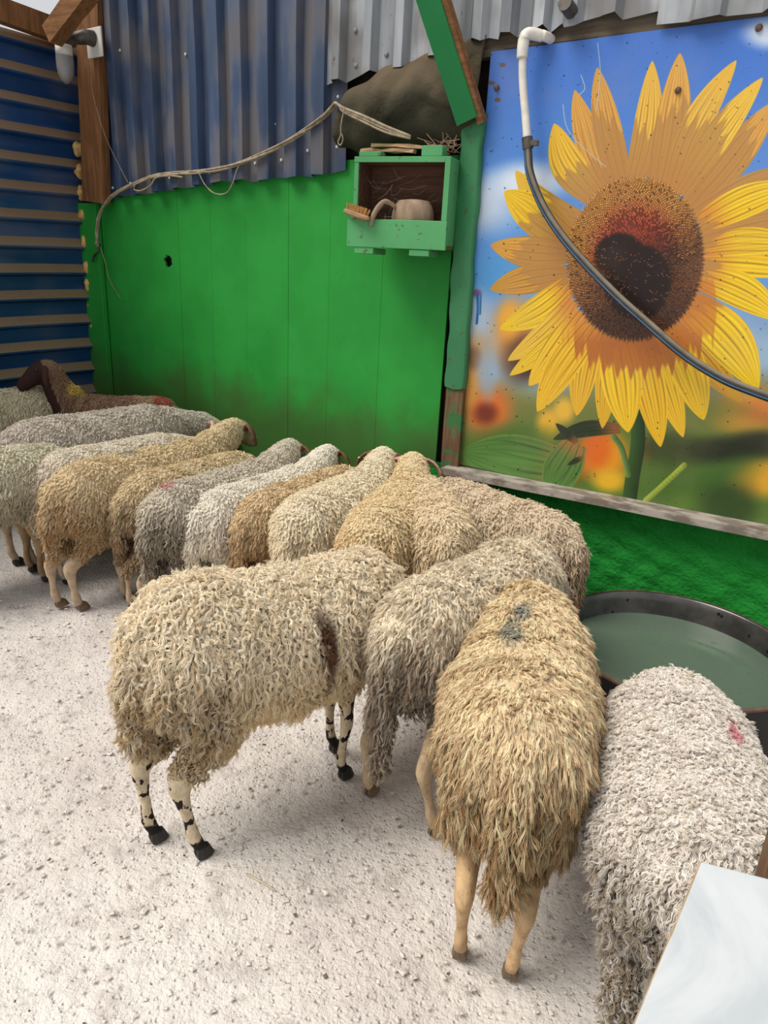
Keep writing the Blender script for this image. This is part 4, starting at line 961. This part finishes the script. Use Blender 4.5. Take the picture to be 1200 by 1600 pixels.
def hoof_mesh():
    mb = MB()
    for s_ in (1, -1):
        V = []; F = []
        rings = [(0.0, 1.0), (.012, .95), (.030, .74), (.036, .5)]
        for z_, q in rings:
            for (x, y) in ((-.020, .002), (-.018, .016), (0, .021), (.022, .018), (.036, .008), (.034, .003), (.01, .0025)):
                V.append((x*q-(1-q)*.006+(.004 if z_ == 0 else 0), s_*(y*q+.0005), z_))
        for k in range(3):
            for j in range(7):
                qd = (k*7+j, k*7+(j+1) % 7, k*7+7+(j+1) % 7, k*7+7+j); F.append(qd if s_ > 0 else qd[::-1])
        F += [tuple(range(6, -1, -1)) if s_ > 0 else tuple(range(7)), tuple(21+j for j in range(7)) if s_ > 0 else tuple(27-j for j in range(7))]
        mb.add(V, F)
    me = bpy.data.meshes.new('hoof'); me.from_pydata(mb.v, [], mb.f); return me
HOOF = hoof_mesh()
_bm = MB().lathe([(0.0003, -.011), (.007, -.009), (.011, -.004), (.0115, 0), (.011, .004), (.007, .009), (.0003, .011)], n=12)
EYE = bpy.data.meshes.new('eye'); EYE.from_pydata(_bm.v, [], _bm.f); EYE.polygons.foreach_set('use_smooth', [True]*len(EYE.polygons)); EYE.materials.append(M['eye'])

def place_sheep(bd, fl, hind, head_deg, scale, label, wool, skin, hoof='hoof_horn', eyes=False, group='flock of sheep crowded in the pen', z=0.0):
    """hind: ground point midway between the hind feet; head_deg: heading from +x, counter-clockwise"""
    a = math.radians(head_deg); sx, sy, sz = scale
    hx = -(bd['feet']['hl'][0]+bd['feet']['hr'][0])/2; org = Vector((hind[0]+math.cos(a)*hx*sx, hind[1]+math.sin(a)*hx*sx, z))
    root = empty('sheep', Matrix.Translation(org) @ Matrix.Rotation(a, 4, 'Z') @ Matrix.Diagonal((sx, sy, sz, 1)), label=label, cat='sheep', group=group)
    for nm, me, mt in (('body', bd['mesh'], skin), ('fleece', fl, wool)):
        if not me.materials: me.materials.append(mt)
        o = bpy.data.objects.new(nm, me); COL.objects.link(o); o.parent = root
        o.material_slots[0].link = 'OBJECT'; o.material_slots[0].material = mt
    for k, (x, y) in bd['feet'].items():
        if not HOOF.materials: HOOF.materials.append(M[hoof])
        o = bpy.data.objects.new('hoof', HOOF); COL.objects.link(o); o.parent = root; o.location = (x, y, 0)
        o.material_slots[0].link = 'OBJECT'; o.material_slots[0].material = M[hoof]
    if eyes:
        for e_ in bd['eyes']:
            o = bpy.data.objects.new('eye', EYE); COL.objects.link(o); o.parent = root; o.location = tuple(e_)
    return root

def sheep_mats(name, leg=(200, 176, 148), face=None, ear=(120, 82, 62), spots=None, **k):
    return m_wool(name+'_wool', **k), m_skin(name+'_skin', leg=leg, face=face, ear=ear, spots=spots, **k)

GR = 'flock of sheep crowded in the pen'
# --- Q: the cream curly one side-on in front
W, S = sheep_mats('cream_curly', leg=(214, 196, 166), spots=(36, .565), top=(238, 224, 200), low=(206, 182, 140), zr=(.36, .60), marks=[((.075, -.20, .565), (.044, .11, .105), (98, 58, 38), .95), ((.075, -.20, .46), (.026, .1, .07), (112, 70, 40), .7)], rear=((128, 98, 64), -.20, .50, .95))
bQ = sheep_body('body_curly', 'down', turn=0.9, legs=dict(hl=(-.38, .055), hr=(-.30, -.08), fl=(.30, .06), fr=(.24, -.07)), tail=.20, bend=0.1, lift=.10, hind_wool=.26)
fQ = fleece_strands('fleece_curly', bQ, n=13000, per=8, length=(.030,.052), rad=.00095, curl=.0065, freq=2.1, lift=.42, jit=.5, seed=2, top_short=.8, clump=.35, spread=.0048)
place_sheep(bQ, fQ, (-.555, 1.625), 42, (.97, .97, 1.13), 'cream curly-woolled sheep standing side-on in front, brown patch on its shoulder, black hooves', W, S, 'hoof_black')
# --- R: tan one seen from behind
W, S = sheep_mats('tan_rear', leg=(206, 172, 130), top=(214, 194, 160), low=(156, 124, 86), zr=(.42, .68), marks=[((.04, .045, .70), (.11, .045, .08), (126, 132, 128), .75), ((.16, .02, .70), (.06, .035, .08), (118, 132, 134), .8)], rear=((124, 94, 62), -.16, .50, .8))
bR = sheep_body('body_tan', 'down', turn=-0.5, legs=dict(hl=(-.32, .075), hr=(-.34, -.055)), tail=.20, hind_wool=.30)
fR = fleece_strands('fleece_tan', bR, n=13000, per=8, length=(.034,.055), rad=.0009, curl=.0030, freq=1.5, lift=.30, jit=.25, seed=5, comb=(-.75,0,-.8), top_short=.7, clump=.25, low_long=1.15, spread=.0045)
place_sheep(bR, fR, (.322, 1.30), 78, (1.0, .99, 1.10), 'tan woolly sheep seen from behind with a blue-grey smudge on its back', W, S)
# --- P: cream with a dirty stringy rump
W, S = sheep_mats('cream_dirty', leg=(204, 178, 144), top=(230, 216, 190), low=(150, 128, 104), zr=(.42, .64), marks=[], rear=((92, 76, 62), -.22, .52, .95))
bP = sheep_body('body_dirty', 'down', turn=-0.2, legs=dict(hl=(-.31, .15), hr=(-.31, -.15)), tail=.30, hind_wool=.37, lift=.04)
fP = fleece_strands('fleece_dirty', bP, n=12000, per=8, length=(.032,.050), rad=.0010, curl=.0040, freq=1.6, lift=.34, jit=.32, seed=9, comb=(-.6,0,-.9), top_short=.8, clump=.3, spread=.0046, tip_close=.85)
place_sheep(bP, fP, (.105, 1.81), 52, (1.0, .86, 1.11), 'cream sheep with matted dirty rump and hanging brown tail, left of the tan one', W, S)
# --- S: grey-white one at the right, muzzle to the tub
W, S = sheep_mats('grey_white', leg=(190, 172, 150), ear=(190, 180, 166), top=(214, 206, 196), low=(160, 146, 126), zr=(.36, .60), marks=[((.14, -.11, .69), (.075, .04, .06), (196, 100, 112), .75)], rear=((104, 90, 76), -.20, .52, .85))
bS = sheep_body('body_grey_white', 'drink', turn=0.0, ear_len=.35, legs=dict(hl=(-.29, .09), hr=(-.27, -.08)), tail=.24, hind_wool=.12)
fS = fleece_strands('fleece_grey_white', bS, n=13000, per=8, length=(.024,.042), rad=.0009, curl=.0042, freq=2.0, lift=.5, jit=.5, seed=12, comb=(-.8,0,-.7), top_short=.6, clump=.35, low_long=1.2, spread=.0050)
place_sheep(bS, fS, (.655, 1.11), 73, (.86, 1.02, .97), 'grey-white woolly sheep with a pink mark on its back reaching into the water tub', W, S)

# --- the crowd along the wall: three shared body shapes
far = dict(n=9500, per=6, rad=.0013, pts=6)
b1 = sheep_body('body_head_down', 'down', voxel=.014, narrow=.80, tail=.24, hind_wool=.20, legs=dict(hl=(-.37, .060), hr=(-.42, -.055)))
f1 = fleece_strands('fleece_head_down', b1, length=(.026, .045), curl=.0035, freq=1.5, lift=.40, seed=21, comb=(-.6, 0, -.9), **far)
b2 = sheep_body('body_head_level', 'level', turn=.3, voxel=.013, narrow=.80, tail=.24, hind_wool=.24, legs=dict(hl=(-.40, .060), hr=(-.36, -.055)))
f2 = fleece_strands('fleece_head_level', b2, length=(.024, .042), curl=.004, freq=1.6, lift=.45, seed=22, comb=(-.6, 0, -.9), **far)
b4 = sheep_body('body_head_low', 'low', turn=-.25, voxel=.014, narrow=.80, tail=.22, hind_wool=.22, legs=dict(hl=(-.38, .06), hr=(-.34, -.055)))
f4 = fleece_strands('fleece_head_low', b4, length=(.022, .038), curl=.004, freq=1.7, lift=.45, seed=24, comb=(-.6, 0, -.9), **far)
b3 = sheep_body('body_head_up', 'up', turn=.35, voxel=.013, narrow=.80, tail=.22)
f3 = fleece_strands('fleece_head_up', b3, length=(.02, .034), curl=.003, freq=1.5, lift=.42, seed=23, comb=(-.6, 0, -.9), **far)
CROWD = [
 # body, fleece, hind, heading, scale, label, mats
 (b2, f2, (-1.50, 3.06), 56, (1.16, .90, 1.03), 'golden tan sheep with blue-grey smudges, second full rump from the left in the crowd',
    dict(top=(212, 192, 158), low=(162, 130, 92), zr=(.34, .60), marks=[((-.05, .0, .70), (.06, .05, .05), (120, 134, 134), .7), ((.18, .0, .72), (.08, .04, .05), (120, 134, 134), .6)], rear=((140, 98, 56), -.28, .5, .6))),
 (b1, f1, (-1.235, 3.135), 57, (.98, .90, .94), 'tan sheep with small purple stains on its hip beside the golden tan one',
    dict(top=(206, 186, 152), low=(146, 120, 92), zr=(.36, .60), marks=[((-.30, .05, .62), (.07, .05, .05), (96, 60, 84), .8)], rear=((124, 96, 70), -.28, .5, .7))),
 (b2, f2, (-1.02, 2.93), 58, (1.0, .98, .97), 'grey sheep with a pink spot on its rump and dark brown ears',
    dict(top=(198, 188, 172), low=(128, 116, 100), zr=(.40, .62), marks=[((-.27, .02, .68), (.055, .05, .05), (196, 96, 112), .8)], rear=((112, 98, 80), -.25, .5, .7), leg=(196, 170, 142), face=(150, 140, 128))),
 (b2, f2, (-.83, 2.97), 57, (1.0, .93, .93), 'white close-woolled sheep between the pink-spotted grey one and the light brown one',
    dict(top=(226, 218, 204), low=(214, 200, 178), zr=(.36, .60), marks=[((-.02, .0, .70), (.10, .02, .05), (90, 78, 66), .5)])),
 (b1, f1, (-.62, 2.94), 59, (1.0, .90, .94), 'light brown sheep squeezed between the white one and a big cream one',
    dict(top=(204, 182, 148), low=(150, 116, 78), zr=(.38, .62), marks=[])),
 (b2, f2, (-.39, 2.82), 62, (.90, 1.08, 1.0), 'big pale cream sheep behind the side-on curly sheep',
    dict(top=(214, 202, 178), low=(194, 174, 140), zr=(.36, .60), marks=[])),
 (b2, f2, (-.06, 2.68), 74, (.90, 1.10, 1.0), 'warm cream sheep with curly golden rump and a pink drooping ear',
    dict(top=(208, 190, 156), low=(190, 158, 110), zr=(.40, .64), marks=[], ear=(196, 150, 134))),
 (b1, f1, (.27, 2.70), 98, (.88, 1.10, 1.0), 'beige sheep wedged in the middle of the crowd in front of the post',
    dict(top=(206, 188, 160), low=(184, 160, 124), zr=(.40, .62), marks=[])),
 (b1, f1, (.80, 2.76), 131, (.98, 1.05, 1.0), 'brownish grey sheep nearest the green plaster wall, under the ledge',
    dict(top=(196, 180, 156), low=(142, 118, 90), zr=(.40, .64), marks=[])),
 (b4, f4, (-1.93, 3.50), 52, (1.2, 1.08, 1.16), 'long grey-white sheep with its back stretching behind the golden tan one',
    dict(top=(196, 186, 174), low=(150, 136, 126), zr=(.40, .62), marks=[], face=(222, 202, 178), ear=(214, 180, 160), hoof='hoof_black')),
 (b4, f4, (-1.69, 3.34), 54, (1.02, .95, 1.0), 'white sheep with brown ears between the grey-white one and the golden tan one',
    dict(top=(218, 208, 192), low=(186, 166, 134), zr=(.40, .62), marks=[], face=(216, 200, 178), hoof='hoof_black')),
 (b1, f1, (-2.27, 2.85), 50, (1.05, 1.05, 1.04), 'cream-grey sheep cut off by the left edge, with a black front hoof',
    dict(top=(204, 196, 176), low=(164, 152, 124), zr=(.36, .62), marks=[], leg=(176, 146, 110), hoof='hoof_black')),
 (b1, f1, (-2.72, 4.0), 52, (1.0, 1.0, 1.16), 'cream sheep at the far left edge in front of the blue wall',
    dict(top=(206, 194, 168), low=(170, 154, 124), zr=(.36, .60), marks=[])),
 (b3, f3, (-1.50, 4.60), 186, (.88, .9, 1.10), 'dark brown-headed sheep in the corner with a yellow mark behind its neck',
    dict(top=(128, 100, 78), low=(104, 76, 56), zr=(.36, .60), marks=[((-.25, .0, .68), (.26, .2, .2), (176, 150, 122), .95), ((-.28, .05, .68), (.08, .15, .08), (170, 56, 46), .85), ((.34, .02, .72), (.08, .10, .08), (214, 184, 84), .9)], leg=(60, 40, 30), face=(52, 32, 28), ear=(60, 38, 32))),
]
for i, (bd, fl, hind, hd_, scl, lab, k) in enumerate(CROWD):
    k = dict(k); hoof = k.pop('hoof', 'hoof_horn'); W, S = sheep_mats('crowd_sheep_%s' % 'abcdefghijklmnop'[i], **k)
    place_sheep(bd, fl, hind, hd_, scl, lab, W, S, hoof, eyes=bd is not b1)
